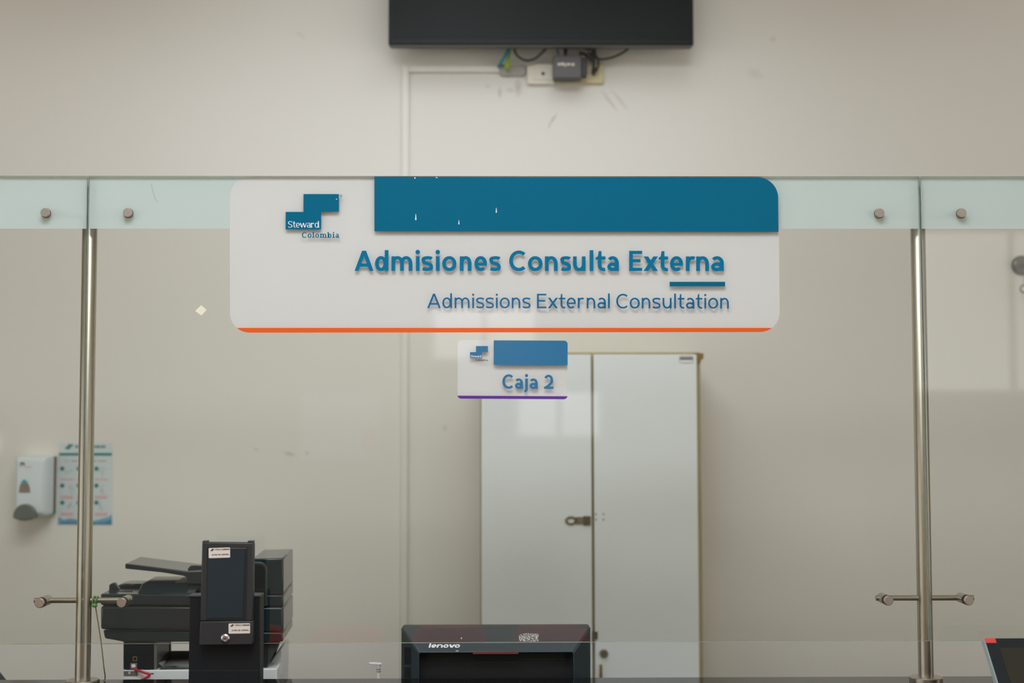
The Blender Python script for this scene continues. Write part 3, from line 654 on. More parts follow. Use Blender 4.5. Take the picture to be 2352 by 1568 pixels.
for r_, cy in enumerate((1076, 1115, 1154)):
    for c_, cx in enumerate((143, 181, 221.5)):
        q = ps.L(cx, cy, D0)
        ps.part('step_number', cyl(BM(), (q.x, D0 - .0003, q.z), (q.x, D0, q.z), .0078, seg=18), M['teal'])
        bm = BM()
        for k in range(3):
            ox, oy = cx + 14 + rnd.uniform(-4, 9), cy + 4 + rnd.uniform(-5, 10)
            for qd in ribbon(arc(ox, oy, rnd.uniform(3, 6), rnd.uniform(3, 7), rnd.uniform(0, 180), rnd.uniform(200, 380), 10), 1.2, 1.2): flat(bm, ps, [qd], D0 - .0001 * k)
        ps.part('hand_drawing', bm, M['skin'])
        bm = BM()
        for k in range(1 + (r_ > 0)):
            flat(bm, ps, [[(cx - 4, cy + 26 + k * 4), (cx + rnd.uniform(22, 29), cy + 26 + k * 4), (cx + 26, cy + 23.5 + k * 4), (cx - 4, cy + 23.5 + k * 4)]], D0)
        ps.part('caption_line', bm, M['pink'])
ps.part('wave_print', flat(BM(), ps, [[(133.5, 1203.5), (257, 1204.5), (257, 1180), (250, 1186), (236, 1190), (222, 1194), (205, 1198), (180, 1193), (160, 1190), (146, 1193), (134, 1186)]], D0), M['wave'])
ps.part('deep_wave_print', flat(BM(), ps, [[(134, 1203.4), (256.8, 1204.3), (256.8, 1190), (246, 1196), (226, 1200), (205, 1202), (180, 1200), (158, 1198), (140, 1200)]], D0 - .0004), M['wave2'])
# ------------------------------------------------------------------ cabinet
CY = 1.16
cbn = Fr('storage_cabinet', 'tall white two-door storage cabinet against the cream wall', 'cabinet', 1356, CY, 0)
ctop = cbn.L(1356, 809).z
xa, xb = cbn.L(1103, 1100).x, cbn.L(1611, 1100).x
bm = BM(); t = .018; D = WALL_Y - CY - .004
box(bm, xa, xa + t, 0, D, 0, ctop); box(bm, xb - t, xb, 0, D, 0, ctop); box(bm, xa + t, xb - t, 0, D, ctop - t, ctop); box(bm, xa + t, xb - t, 0, D, .06, .06 + t); box(bm, xa + t, xb - t, D - .006, D, 0, ctop - t)
mid = cbn.L(1361, 1100).x; box(bm, mid - .012, mid + .012, .001, D - .02, .08, ctop - t)
cbn.part('carcass', bm, M['cab_edge'])
def cdoor(p0, p1):
    x0, x1 = cbn.L(p0, 1100).x, cbn.L(p1, 1100).x
    return cbn.part('door', box(BM(), x0, x1, -.02, -.001, .07, cbn.L(1356, 815).z), M['cab_door'], bevel=.002)
d1 = cdoor(1106, 1357.5); d2 = cdoor(1364, 1600.5)
DYc = -.02
def cp(pts, dy): return [cbn.L(x, y, dy) for x, y in pts]
bm = BM()
ring = [(1313 + 9 * math.cos(R(t)), 1195.5 - 7 * math.sin(R(t))) for t in range(0, 360, 20)]
outer = [(1299, 1186), (1330, 1187), (1340, 1184.5), (1340, 1206), (1330, 1203), (1318, 1206), (1300, 1205)]
prism(bm, cp([(1322, 1204), (1342, 1203.5), (1342, 1186.5), (1322, 1187)], DYc - .003), DYc - .003, DYc - .0003)
for q in ribbon([(1311.5 + 10.5 * math.cos(R(t)) * (1.06 if abs(math.cos(R(t))) > .9 else 1), 1195.5 - 8 * math.sin(R(t))) for t in range(0, 361, 15)], 5.5, 5.5): prism(bm, cp(q, DYc - .003), DYc - .003, DYc - .0005)
h = cbn.part('hasp', bm, M['nickel'], parent=d1)
cbn.part('hasp_hinge', prism(BM(), cp([(1340, 1206.5), (1357, 1206), (1357, 1185), (1340, 1184.5)], DYc - .006), DYc - .006, DYc - .0003), mat('dark_nickel', rgb(112, 104, 84), .45, .7, .15, 60), parent=d1, bevel=.002)
for (x, y) in ((1368.5, 1180.5), (1386, 1180.5), (1369, 1193), (1386, 1193)):
    q = cbn.L(x, y, DYc); cbn.part('screw_hole', cyl(BM(), (q.x, DYc - .0005, q.z), (q.x, DYc + .0005, q.z), .003, seg=12), M['taupe'], parent=d2)
q = cbn.L(1387, 1500, DYc)
cbn.part('lock', lathe(BM(), (q.x, DYc, q.z), (0, -1, 0), [(0, .014), (.006, .014), (.010, .011), (.010, .006), (.006, .005)], 28), M['nickel'], parent=d2, smooth=35)
cbn.part('latch_plate', prism(BM(), cp([(1360, 1468), (1373, 1468), (1373, 1450), (1360, 1450)], DYc - .004), DYc - .004, DYc - .0002), mat('oxidised_latch', rgb(92, 94, 84), .5, .5, .25, 80), parent=d2, bevel=.001)
cbn.part('pull', prism(BM(), cp([(1377, 1562), (1384, 1562), (1383, 1526), (1378, 1526)], DYc - .014), DYc - .014, DYc - .0002), M['brass'], parent=d2, bevel=.002)
lb = cbn.part('label_frame', prism(BM(), cp(rrect(1560, 833.5, 1593, 817, 4, 4), DYc - .0012), DYc - .0012, DYc), M['skin'], parent=d2)
cbn.part('label_mark', flat(BM(), cbn, [[(1563, 826), (1590, 826), (1590, 821.5), (1563, 821.5)]], DYc - .0014), M['grey_plastic'], parent=d2)
lb2 = cbn.part('label_face', prism(BM(), cp(rrect(1561.5, 832, 1591.5, 826.5, 2, 3), DYc - .0016), DYc - .0016, DYc - .0012), M['cab_door'], parent=d2)
cbn.part('corner_bracket', prism(BM(), cp([(1594, 811), (1616, 811), (1616, 824), (1611, 826), (1608, 836), (1602, 836), (1601, 818), (1594, 815)], -.003), -.003, .0), M['brass'])
# ------------------------------------------------------------------ wall hook at the right edge
wk = Fr('wall_hook', 'round dark nickel wall hook at the right, with dangling chain', 'hook', 2345, WALL_Y, at(2345, 630, WALL_Y).z)
MN = mat('dark_polished_nickel', rgb(105, 100, 84), .22, 1, .1, 30)
q = wk.L(2346, 610)
wk.part('rosette', lathe(BM(), (q.x, -.0005, q.z), (0, -1, 0), [(0, .036), (.004, .036), (.012, .031), (.014, .026), (.014, .002)], 40), MN, smooth=40)
wk.part('stem', lathe(BM(), (q.x + .012, -.012, q.z + .003), (0, -1, 0), [(0, .015), (.02, .012), (.035, .012), (.045, .02), (.055, .02), (.058, .01)], 32), MN, smooth=40)
z0 = wk.L(2352, 632, -.05).z; z1 = wk.L(2352, 655, -.05).z; xx = wk.L(2351.5, 640, -.05).x
wk.part('chain', cyl(BM(), (xx, -.05, z0), (xx, -.05, z1), .0015, seg=8), M['nickel'])
wk.part('ring', tube(BM(), [(xx + .013 * math.cos(R(t)), -.05, z1 - .013 + .013 * math.sin(R(t))) for t in range(0, 361, 15)], .003, 8), MN, smooth=60)
# ------------------------------------------------------------------ printer
PRY = .30; YAW_P = R(3)
pr = Fr('printer', 'large dark grey multifunction printer behind the glass on the left', 'printer', 651, PRY, DESK_Z, yaw=YAW_P)
PD = .29
def pp(pts, dy=0): return [pr.L(x, y, dy) for x, y in pts]
# scanner unit in layers
pr.part('scanner_body', loft(BM(), [pp([(231, 1445), (651, 1452), (651, 1394), (231, 1392)]), [v + Vector((0, PD, 0)) for v in pp([(231, 1445), (651, 1452), (651, 1394), (231, 1392)])]]), M['slate'], bevel=.006, seg=3)
lo = pp([(236, 1447), (240, 1466), (284, 1474), (650, 1474), (649, 1452)])
pr.part('scanner_base', prism(BM(), lo, .002, PD), M['slate'], bevel=.004)
pr.part('lower_band', box(BM(), lo[0].x + .004, pr.L(600, 1400).x, -.0012, .01, pr.L(300, 1448).z - .0008, pr.L(300, 1448).z + .0008), M['slate_dark'])
lid = pr.part('scanner_lid', loft(BM(), [pp([(231, 1389.5), (651, 1392), (651, 1366), (231, 1363.5)]), [v + Vector((0, PD, 0)) for v in pp([(231, 1389.5), (651, 1392), (651, 1366), (231, 1363.5)])]]), M['slate'], bevel=.004)
pr.part('gap_shadow', box(BM(), pr.L(236, 1390).x, pr.L(649, 1390).x, .006, PD - .006, pr.L(300, 1392).z, pr.L(300, 1389).z), M['void'])
tb = pr.L(231, 1364).z
# raised back rim of the lid's top with a slanted end
fr4 = [pr.L(314, 1362.5, .004), pr.L(447, 1364, .004), pr.L(462, 1340, .05), pr.L(326, 1340, .05)]
bk4 = [Vector((p.x, .24, fr4[0].z)) for p in fr4[:2]] + [Vector((p.x, .24, p.z)) for p in fr4[2:]]
pr.part('output_tray_wall', loft(BM(), [fr4, bk4]), M['slate'], parent=lid, bevel=.003)
deck = [pr.L(x, y, .15) for x, y in ((264, 1352), (325, 1352), (329, 1340.5), (288, 1340), (272, 1343))]
pr.part('raised_deck', prism(BM(), deck, .15, .235), M['slate'], parent=lid, bevel=.004)
fin = [pr.L(x, y, .09) for x, y in ((250, 1357), (276, 1357), (264, 1338.5), (258, 1338.5), (250.5, 1343))]
pr.part('paper_stop', prism(BM(), fin, .09, .11), M['slate'], parent=lid, bevel=.002)
gz = pr.L(285, 1356, .06).z
pr.part('slot', box(BM(), pr.L(255, 1356, .06).x, pr.L(305, 1356, .06).x, .055, .062, tb - .001, tb + .0012), M['slate_dark'], parent=lid)
pr.part('slot', box(BM(), pr.L(288, 1346, .149).x, pr.L(302, 1346, .149).x, .1485, .151, pr.L(285, 1348.5, .149).z, pr.L(285, 1346.5, .149).z), M['void'], parent=lid)
# document feeder tower on the right with its rounded recess
ft = pr.L(651, 1281)
tower = pp([(578, 1366), (651, 1366), (651, 1281), (578, 1283)])
adf = pr.part('document_feeder', loft(BM(), [tower, [v + Vector((0, .285, 0)) for v in tower]]), M['slate'], bevel=.004)
tops = pp([(440, 1366), (578, 1366), (578, 1283), (582, 1283), (440, 1311)])
pr.part('feeder_core', prism(BM(), pp([(438, 1342), (580, 1366), (580, 1300), (470, 1308), (438, 1311)], .09), .09, .28), M['slate'], parent=adf, bevel=.003)
arch = rrect(560, 1392, 614, 1290, [0, 0, 18, 0], 8)
pr.part('feeder_arch', prism(BM(), pp(arch, -.006), -.006, .004), M['slate_top'], parent=adf, bevel=.002)
arch2 = rrect(560, 1390, 609, 1296, [0, 0, 15, 0], 8)
pr.part('feeder_recess', prism(BM(), pp(arch2, -.0075), -.0075, -.0005), M['void'], parent=adf)
pr.part('feeder_seam', box(BM(), pr.L(615, 1361).x, pr.L(651.5, 1361).x, -.0008, .286, pr.L(640, 1362).z, pr.L(640, 1360.6).z), M['slate_dark'], parent=adf)
# inclined feed tray: slab whose underside curves down into the neck
n0 = .04
tray = [pr.L(x, y, n0) for x, y in ((287, 1294), (430, 1311), (478, 1308), (478, 1340), (430, 1340), (430, 1331), (428, 1325), (421, 1322), (372, 1314), (288, 1305))]
tray[1] = pr.L(430, 1311, n0); tray[0] = pr.L(288, 1293.5, n0)
pr.part('feed_tray', prism(BM(), tray, n0, n0 + .20), M['slate_top'], parent=adf, bevel=.003)
fr_ = [pr.L(x, y, n0 - .002) for x, y in ((287.5, 1295), (430, 1313), (478, 1311), (478, 1340), (430, 1340), (430, 1331), (428, 1325), (421, 1322), (372, 1314), (288, 1305.5))]
pr.part('feed_tray_edge', prism(BM(), fr_, n0 - .002, n0 + .004), M['slate'], parent=adf, bevel=.001)
gd = [pr.L(x, y, n0 + .02) for x, y in ((430, 1314), (478, 1314), (478, 1297), (438, 1298.5), (432, 1304))]
pr.part('paper_guide', prism(BM(), gd, n0 + .02, n0 + .03), M['slate'], parent=adf, bevel=.002)
pr.part('tray_lip', prism(BM(), [pr.L(x, y, .06) for x, y in ((400, 1341), (440, 1341), (440, 1336.5), (400, 1338))], .06, .2), M['slate_dark'], parent=adf)
# body under the scanner
c0 = pp([(281, 1539), (353, 1538), (353, 1470), (281, 1470)])
col = pr.part('port_column', prism(BM(), c0, .012, PD - .02), M['slate_dark'], bevel=.002)
pr.part('port_panel', prism(BM(), pp([(284, 1536), (314, 1536), (314, 1503), (284, 1503)], .011), .011, .013), M['void'], parent=col)
pr.part('port', prism(BM(), pp(rrect(305, 1518, 315, 1507, 1, 2), .0095), .0095, .0115), M['nickel'], parent=col)
pr.part('port_opening', prism(BM(), pp([(307, 1516), (313, 1516), (313, 1509), (307, 1509)], .009), .009, .0097), M['void'], parent=col)
jk = pr.part('network_jack', prism(BM(), pp([(299, 1537), (315, 1537), (315, 1522.5), (299, 1522.5)], .008), .008, .0115), M['grey_plastic'], parent=col, bevel=.001)
pr.part('jack_opening', prism(BM(), pp([(302, 1532), (311, 1532), (311, 1525), (302, 1525)], .0075), .0075, .0082), M['cream_plastic'], parent=col)
pr.part('brace', prism(BM(), pp([(353, 1538), (360, 1538), (360, 1474), (353, 1474)], .012), .012, .2), M['grey_plastic'], bevel=.001)
pr.part('side_column', prism(BM(), pp([(330, 1538), (353, 1538), (353, 1474), (330, 1474)], .010), .010, .2), M['void'])
# output chute: sloping grey panels seen through the gap
v = lambda x, y, d: pr.L(x, y, d)
bm = BM()
A = [v(361, 1519, .03), v(391, 1494, .20), v(395, 1508, .20), v(386, 1537, .06), v(364, 1537, .03)]
f1 = [bm.verts.new(p) for p in A]; f2 = [bm.verts.new(p + Vector((0, .006, -.004))) for p in A]; bm.faces.new(f1); bm.faces.new(f2[::-1])
for i in range(5): bm.faces.new((f1[i], f2[i], f2[(i + 1) % 5], f1[(i + 1) % 5]))
pr.part('chute_side', bm, M['slate_top'])
pr.part('chute_wall', prism(BM(), [v(x, y, .22) for x, y in ((361, 1520), (392, 1520), (392, 1474), (361, 1474))], .22, .226), M['grey_plastic'])
rings = []
for k in range(9):
    t = k / 8; y = 1494 + 41 * t; d = .20 - .17 * t + .05 * math.sin(t * math.pi)
    rings.append([v(392 - 6 * t, y, d), v(600, y, d), v(600, y, d) + Vector((0, .006, -.006)), v(392 - 6 * t, y, d) + Vector((0, .006, -.006))])
pr.part('output_chute', loft(BM(), rings), M['grey_plastic'], smooth=60)
pr.part('chute_lip', prism(BM(), pp([(362, 1539), (600, 1539), (600, 1532.5), (372, 1532.5)], .01), .01, .04), M['slate_top'], bevel=.001)
rc0 = pp([(592, 1535), (615, 1534), (620, 1470), (592, 1470)])
bm = BM()
fA = pp([(585, 1537), (614, 1533), (617, 1460), (585, 1460)], .02)
bA = [v(585, 1537, .26), v(612, 1533, .26), v(640, 1490, .26), v(640, 1450, .26), v(585, 1450, .26)]
pr.part('right_column', prism(BM(), fA, .02, .03), M['slate_dark'])
pr.part('right_side', loft(BM(), [pp([(613, 1533), (616, 1460), (650, 1445), (650, 1460)], .022), [v(613, 1533, .26), v(634, 1460, .26), v(634, 1450, .26), v(634, 1500, .26)]]), M['slate_top'])
# white cassette below
zb = 0.0
top = pr.L(400, 1538.5).z
cs = pr.part('paper_cassette', box(BM(), pr.L(283, 1540).x, pr.L(636, 1540).x, .004, .33, .0, top), M['white_plastic'], bevel=.003)
pr.part('cassette_latch', prism(BM(), pp([(284, 1552), (316, 1552), (316, 1540.5), (284, 1540.5)], .003), .003, .005), M['grey_plastic'], parent=cs)
for k in range(2):
    pr.part('latch_mark', prism(BM(), pp([(295, 1547.5 - 3 * k), (300, 1546 - 3 * k), (299.5, 1544.8 - 3 * k), (294.5, 1546.3 - 3 * k)], .0025), .0025, .0031), M['paint_chip'], parent=cs)
pr.part('cassette_slot', prism(BM(), pp([(344, 1547.4), (353, 1547.2), (353, 1545.6), (344, 1545.8)], .0025), .0025, .0041), M['void'], parent=cs)
wp = [pr.L(x, y, .10) for x, y in ((600, 1550), (648, 1552), (648, 1491), (641, 1492), (633, 1502), (614, 1532), (600, 1538))]
wpo = pr.part('rear_cover', prism(BM(), wp, .10, .30), M['white_plastic'], bevel=.003)
for k in range(4):
    y = 1532 + k * 5.2
    pr.part('vent', prism(BM(), [pr.L(x, yy, .099) for x, yy in ((622.5, y + 3), (624, y + 3.4), (627.5, y - .6), (626, y - 1))], .099, .1005), M['grey_plastic'], parent=wpo)
nc = Fr('network_cable', 'short red network cable plugged into the printer base', 'cable', 310, PRY - .02, at(310, 1552, PRY - .02).z)
P = [nc.L(309, 1536.5, .008), nc.L(316, 1539, -.004), nc.L(330, 1543.5, -.01), nc.L(344, 1549, -.01), nc.L(336, 1556, -.01), nc.L(320, 1566, -.006), nc.L(310, 1590, .0)]
nc.solo(tube(BM(), smooth_path(P, 6), .0034, 10), M['red_cable'], smooth=60)
# ------------------------------------------------------------------ payment kiosk on the counter
KB = -.016                                      # its back, just before the glass
kk = Fr('payment_terminal', 'black upright payment terminal on the counter before the printer', 'terminal', 516, -.075, COUNTER_Z)
def kp(pts, dy=0): return [kk.L(x, y, dy) for x, y in pts]
a, b = kk.L(433, 1560), kk.L(598, 1371)
kk.part('housing', box(BM(), a.x, b.x, 0, .057, .012, b.z), M['black_metal'], bevel=.002)
kk.part('top_flange', box(BM(), a.x - .004, b.x - .0005, -.002, .058, b.z, kk.L(500, 1367).z), M['charcoal'], bevel=.001)
kk.part('base_plate', box(BM(), a.x - .005, b.x + .004, -.005, .060, 0, .012), M['black_metal'], bevel=.002)
zs = kk.L(500, 1540).z
kk.part('seam_ridge', box(BM(), a.x + .0005, b.x - .0005, -.0006, .002, zs - .0006, zs + .0006), M['charcoal'])
DS = -.026
def tpl(dy, pts): return [kk.L(x, y, dy) for x, y in pts]
scr = kk.part('display_case', loft(BM(), [tpl(DS, [(459.5, 1426), (580, 1426), (582, 1246), (464, 1245)]), [p + Vector((0, -DS, 0)) for p in tpl(DS, [(459.5, 1426), (580, 1426), (582, 1246), (464, 1245)])]]), M['charcoal'], bevel=.003, seg=3)
for (p0, p1) in ((464.5, 476), (568.5, 581)):
    c, d = kk.L(p0, 1246, DS), kk.L(p1, 1242, DS)
    kk.part('case_corner', box(BM(), c.x, d.x, DS + .001, 0, c.z - .001, d.z), M['charcoal'], parent=scr, bevel=.001)
kk.part('inset', prism(BM(), tpl(DS - .0008, [(473.5, 1423), (565, 1422.5), (568.5, 1256.5), (475.5, 1256)]), DS - .0008, DS + .002), M['void'], parent=scr)
kk.part('display', prism(BM(), tpl(DS - .0016, [(474.5, 1419), (556.5, 1418), (562.5, 1259), (478, 1258)]), DS - .0016, DS - .0008), M['lcd'], parent=scr)
kk.part('bezel_line', prism(BM(), tpl(DS - .0018, [(528, 1259.2), (567, 1259.6), (567, 1258.2), (528, 1257.8)]), DS - .0018, DS - .0016), M['grey_plastic'], parent=scr)
DL = -.033
lbx = kk.part('lock_box', loft(BM(), [tpl(DL, [(456.5, 1481.5), (579.5, 1480), (580.5, 1426), (460, 1427)]), [p + Vector((0, -DL, 0)) for p in tpl(DL, [(456.5, 1481.5), (579.5, 1480), (580.5, 1426), (460, 1427)])]]), M['charcoal'], bevel=.002)
q = kk.L(517.5, 1465.5, DL)
lk = kk.part('lock', lathe(BM(), (q.x, DL, q.z), (0, -1, 0), [(0, .0105), (.002, .0105), (.004, .0085), (.0045, .0060), (.0035, .0055), (.0035, .0003)], 32), M['chrome'], parent=lbx, smooth=35)
kk.part('keyhole', box(BM(), q.x - .003, q.x + .003, DL - .0042, DL - .0034, q.z - .0012, q.z + .0012), mat('keyhole_brown', rgb(70, 44, 30), .5), parent=lbx)
def asset_label(x0, y0, x1, y1, dy, slope, parent):
    k = (x1 - x0) / 49.5
    tr = lambda P: [[(x0 + x * k, y0 + y * k + slope * x * k) for x, y in p] for p in P]
    st = kk.part('asset_label', flat(BM(), kk, tr([rrect(0, (y1 - y0) / k, 49.5, 0, 2, 4)]), dy, .0003), M['paper'], parent=parent)
    bm = BM()
    bm = flat(bm, kk, tr(logo_polys(4.5, 2.2, .062)), dy - .0004, .0001)
    letters(bm, kk, tr(text_polys('Clinica', 14.5, 28.5, 5.6, 2.6, 3.7, .75)), dy - .0005)
    letters(bm, kk, tr(text_polys('Centenario', 30, 48.6, 5.6, 2.6, 3.7, .75)), dy - .0005)
    letters(bm, kk, tr(text_polys('ACTIVO', 7, 20.5, 17.4, 2.1, 2.9, .7)), dy - .0005)
    letters(bm, kk, tr(text_polys('DE', 22.3, 26.6, 17.4, 2.1, 2.9, .7)), dy - .0005)
    letters(bm, kk, tr(text_polys('CONTROL', 28.6, 46.5, 17.4, 2.1, 2.9, .7)), dy - .0005)
    kk.part('label_print', bm, M['ink'], parent=parent)
asset_label(479.3, 1258.2, 528.6, 1281.5, DS - .0019, -.03, scr)
asset_label(525, 1431.5, 574.5, 1454.8, DL - .0004, -.015, lbx)
# ------------------------------------------------------------------ all-in-one computer seen from behind
AY = .215
ai = Fr('computer', 'black all-in-one computer seen from behind below the small sign', 'computer', 1139, AY, DESK_Z)
bx = lambda pts, dy: [ai.L(x, y, dy) for x, y in pts]
zc = ai.L(1139, 1600).z; 
def mir(px, py, dy): return ai.L(px, py, dy)
zt_ = ai.L(1139, 1440, 0).z; zlow = .06
ox0, ox1 = ai.L(921.5, 1500, 0).x, ai.L(1356.5, 1500, 0).x
DR = -.055
i0, i1 = ai.L(963, 1500, DR).x, ai.L(1316, 1500, DR).x; it = ai.L(1139, 1499, DR).z; ib = zlow + (zt_ - it)
ai.part('screen_rim', prism(BM(), rrect(ox0 + .0005, zlow, ox1 - .0005, zt_ + .0025, .008, 6), .012, .04), M['charcoal'], bevel=.003)
ring_o = [(ox0, zlow), (ox1, zlow), (ox1, zt_), (ox0, zt_)]; ring_i = [(i0, ib), (i1, ib), (i1, it), (i0, it)]
bm = BM()
loft(bm, [[(p[0], .016, p[1]) for p in ring_o], [(p[0], 0, p[1]) for p in ring_o], [(p[0], DR, p[1]) for p in ring_i], [(p[0], DR + .035, p[1]) for p in ring_i]], caps=False)
sh = ai.part('rear_shell', bm, M['computer_slate'], bevel=.004, seg=3)
bm = box(BM(), i0, i1, DR + .034, DR + .038, ib, it)
rec = ai.part('recess_panel', bm, M['void'])
va, vb = ai.L(980, 1517, DR + .033), ai.L(1300, 1501, DR + .033)
bm = BM(); n = 96; 
for k in range(n):
    x = va.x + (vb.x - va.x) * k / n
    if 32 < k < 64: continue
    box(bm, x, x + (vb.x - va.x) / n * .45, DR + .0325, DR + .034, va.z, vb.z)
ai.part('vent_grille', bm, M['charcoal'], parent=rec)
bm = BM()
for k in range(90):
    x = va.x + (vb.x - va.x) * k / 90; box(bm, x, x + .0012, DR + .0328, DR + .034, va.z - .006, va.z - .0048)
ai.part('vent_dots', bm, mat('grey_dot', rgb(80, 84, 84), .5), parent=rec)
ha, hb = ai.L(1086, 1515, DR + .030), ai.L(1191, 1500, DR + .03)
hd = ai.part('carry_slot', box(BM(), ha.x, hb.x, DR + .030, DR + .034, ha.z, it - .0005), M['void'], parent=rec)
r0, r1 = ai.L(1086, 1501, DR), ai.L(1191, 1498.8, DR)
ai.part('red_trim', box(BM(), r0.x, r1.x, DR - .0006, DR + .003, it - .0022, it + .0002), mat('red_trim_plastic', rgb(190, 40, 30), .4), parent=rec)
# lettering, worn sticker and ports lie on the sloping panels
def slope_y(px, py, e):                         # point on the upper sloping panel under a pixel
    A = Vector((0, 0, zt_)); B = Vector((0, DR, it)); n = Vector((0, (B.z - A.z), -(B.y - A.y))).normalized()
    if n.y > 0: n = -n
    d = ray(px, py); o = CAM - ai.o; t = (A + n * e - o).dot(n) / d.dot(n); return o + d * t
def slope_parts(polys, e):
    bm = BM()
    for i, p in enumerate(polys):
        try: bm.faces.new([bm.verts.new(slope_y(x, y, e + (i % 60) * 5e-6)) for x, y in p])
        except ValueError: pass
    return bm
LEN = [('l', 983, 989.5), ('e', 989.8, 1001.5), ('n', 1002.5, 1016.3), ('o', 1017.2, 1029.3), ('v', 1029.8, 1044), ('o', 1043.2, 1055.5)]
ai.part('lettering', slope_parts(text_polys('', 983, 1056, 1486.8, 7.4, 9.4, 3.8, 2.0, places=LEN, slant=.28), .0006), M['sign_white'], parent=sh)
stick = [[(x, y) for x, y in ((1192, 1473), (1236.5, 1473), (1237.5, 1455), (1206, 1453.5), (1197, 1455.5), (1192, 1459))]]
m = mat('torn_label_paper', rgb(214, 216, 214), .7, 0, .05, 60)
nt = m.node_tree; vo = nt.nodes.new('ShaderNodeTexVoronoi'); vo.inputs['Scale'].default_value = 430; tc = nt.nodes.new('ShaderNodeTexCoord'); nt.links.new(tc.outputs['Object'], vo.inputs['Vector'])
cr = nt.nodes.new('ShaderNodeMapRange'); cr.inputs[1].default_value = .42; cr.inputs[2].default_value = .5; nt.links.new(vo.outputs['Distance'], cr.inputs[0])
mx = nt.nodes.new('ShaderNodeMix'); mx.data_type = 'RGBA'; mx.inputs[6].default_value = rgb(222, 226, 224); mx.inputs[7].default_value = rgb(60, 66, 66)
nt.links.new(cr.outputs[0], mx.inputs[0]); nt.links.new(mx.outputs[2], nt.nodes['Principled BSDF'].inputs['Base Color'])
ai.part('worn_label', slope_parts(stick, .0006), m, parent=sh)
ai.part('chipped_mark', slope_parts([[(1059, 1467), (1061, 1467), (1060.5, 1463), (1058.5, 1464)], [(1047, 1495), (1049, 1495.5), (1048.5, 1492.5)], [(1050.5, 1495.5), (1052.5, 1495.5), (1051, 1492)]], .0006), M['paint_chip'], parent=sh)
# ports on the left sloping panel
def side_pt(px, py, e):
    A = Vector((ox0, 0, 0)); B = Vector((i0, DR, 0)); n = Vector((DR, -(i0 - ox0), 0)).normalized()
    d = ray(px, py); o = CAM - ai.o; t = (A + n * e - o).dot(n) / d.dot(n); return o + d * t
for (y0, y1) in ((1526, 1486), (1556, 1531.5)):
    bm = BM(); bm.faces.new([bm.verts.new(side_pt(x, y, .0008)) for x, y in ((929, y0), (943, y0), (943, y1), (929, y1))])
    ai.part('port_slot', bm, M['void'], parent=sh)
ai.part('stand_neck', box(BM(), -.06, .06, -.05, -.02, .01, .2), M['slate_dark'])
ai.part('stand_foot', box(BM(), -.13, .13, -.10, .12, 0, .012), M['slate_dark'], bevel=.003)
# ------------------------------------------------------------------ pump bottle
BY = .30
pb = Fr('pump_bottle', 'small white pump nozzle rising behind the counter left of the computer', 'bottle', 869, BY, DESK_Z)
n = lambda x, y: pb.L(x, y, 0)
zc0 = n(869, 1527).z
prof = []
pb.part('neck', lathe(BM(), (n(869.5, 1540).x, 0, n(869, 1560).z), (0, 0, 1), [(0, .0052), (n(869, 1538).z - n(869, 1560).z, .0046), (n(869, 1532).z - n(869, 1560).z, .0046), (n(869, 1531.5).z - n(869, 1560).z, .0056), (n(869, 1527).z - n(869, 1560).z, .0062)], 24), M['white_plastic'], smooth=40)
sp = [n(x, y) for x, y in ((876.8, 1522.5), (877, 1526), (868, 1526.8), (858, 1526), (850, 1525), (847, 1523.5), (848, 1521.3), (862, 1521))]
pb.part('spout', prism(BM(), sp[::-1], -.006, .006), M['white_plastic'], bevel=.0015)
for y in (1537, 1542): pb.part('neck_ring', lathe(BM(), (n(869.5, y).x, 0, n(869, y).z), (0, 0, 1), [(0, .0058), (.0015, .0058)], 24), M['grey_plastic'])
zz = n(869, 1560).z
pb.part('bottle_body', lathe(BM(), (n(869.5, 1540).x, 0, 0), (0, 0, 1), [(0, .033), (.004, .036), (zz - .05, .036), (zz - .02, .03), (zz - .004, .014), (zz, .013)], 36), M['white_plastic'], smooth=50)
# ------------------------------------------------------------------ green cord
gd_ = Fr('cord', 'thin olive cord hanging from the lower arm of the left post', 'cord', 224, POST_Y - .004, COUNTER_Z)
r_ = .0078
z_arm = at((93 + 281) / 2, 1383.5, 0).z
P = [gd_.L(219, 1390, 0), gd_.L(223, 1415, 0), gd_.L(229, 1452, 0), gd_.L(233, 1480, 0), gd_.L(238.5, 1530, -.0), gd_.L(239.5, 1546, -.03)]
e = atz(238.5, 1563, COUNTER_Z + .0016) - gd_.o; e2 = atz(238, 1575, COUNTER_Z + .0016) - gd_.o
P[-1] = Vector((e.x, e.y + .012, e.z + .006)); P += [Vector(e), Vector(e2)]
gd_.part('strand', tube(BM(), smooth_path(P, 7), .0013, 8), M['cord'], smooth=60)
k0 = gd_.L(218, 1380, 0); ax = z_arm - COUNTER_Z
kx = k0.x
for dx, rr in ((-.004, .0095), (.0035, .0092)):
    gd_.part('knot_loop', tube(BM(), [(kx + dx + .002 * math.sin(R(t)), .004 + rr * math.cos(R(t)), ax + rr * math.sin(R(t))) for t in range(0, 361, 20)], .0022, 8), M['green_knot'], smooth=60)
gd_.part('knot', lathe(BM(), (kx - .001, -.006, ax - .016), (.3, 0, 1), [(0, .003), (.003, .0075), (.007, .0075), (.010, .003)], 16), M['green_knot'], smooth=60)
# ------------------------------------------------------------------ tilted screen at the right edge
TLp = at(2259, 1466, -.16)
ts = Fr('tilted_screen', 'tilted black framed touch screen with red corner sticker at the right', 'screen', 2259, -.16, COUNTER_Z)
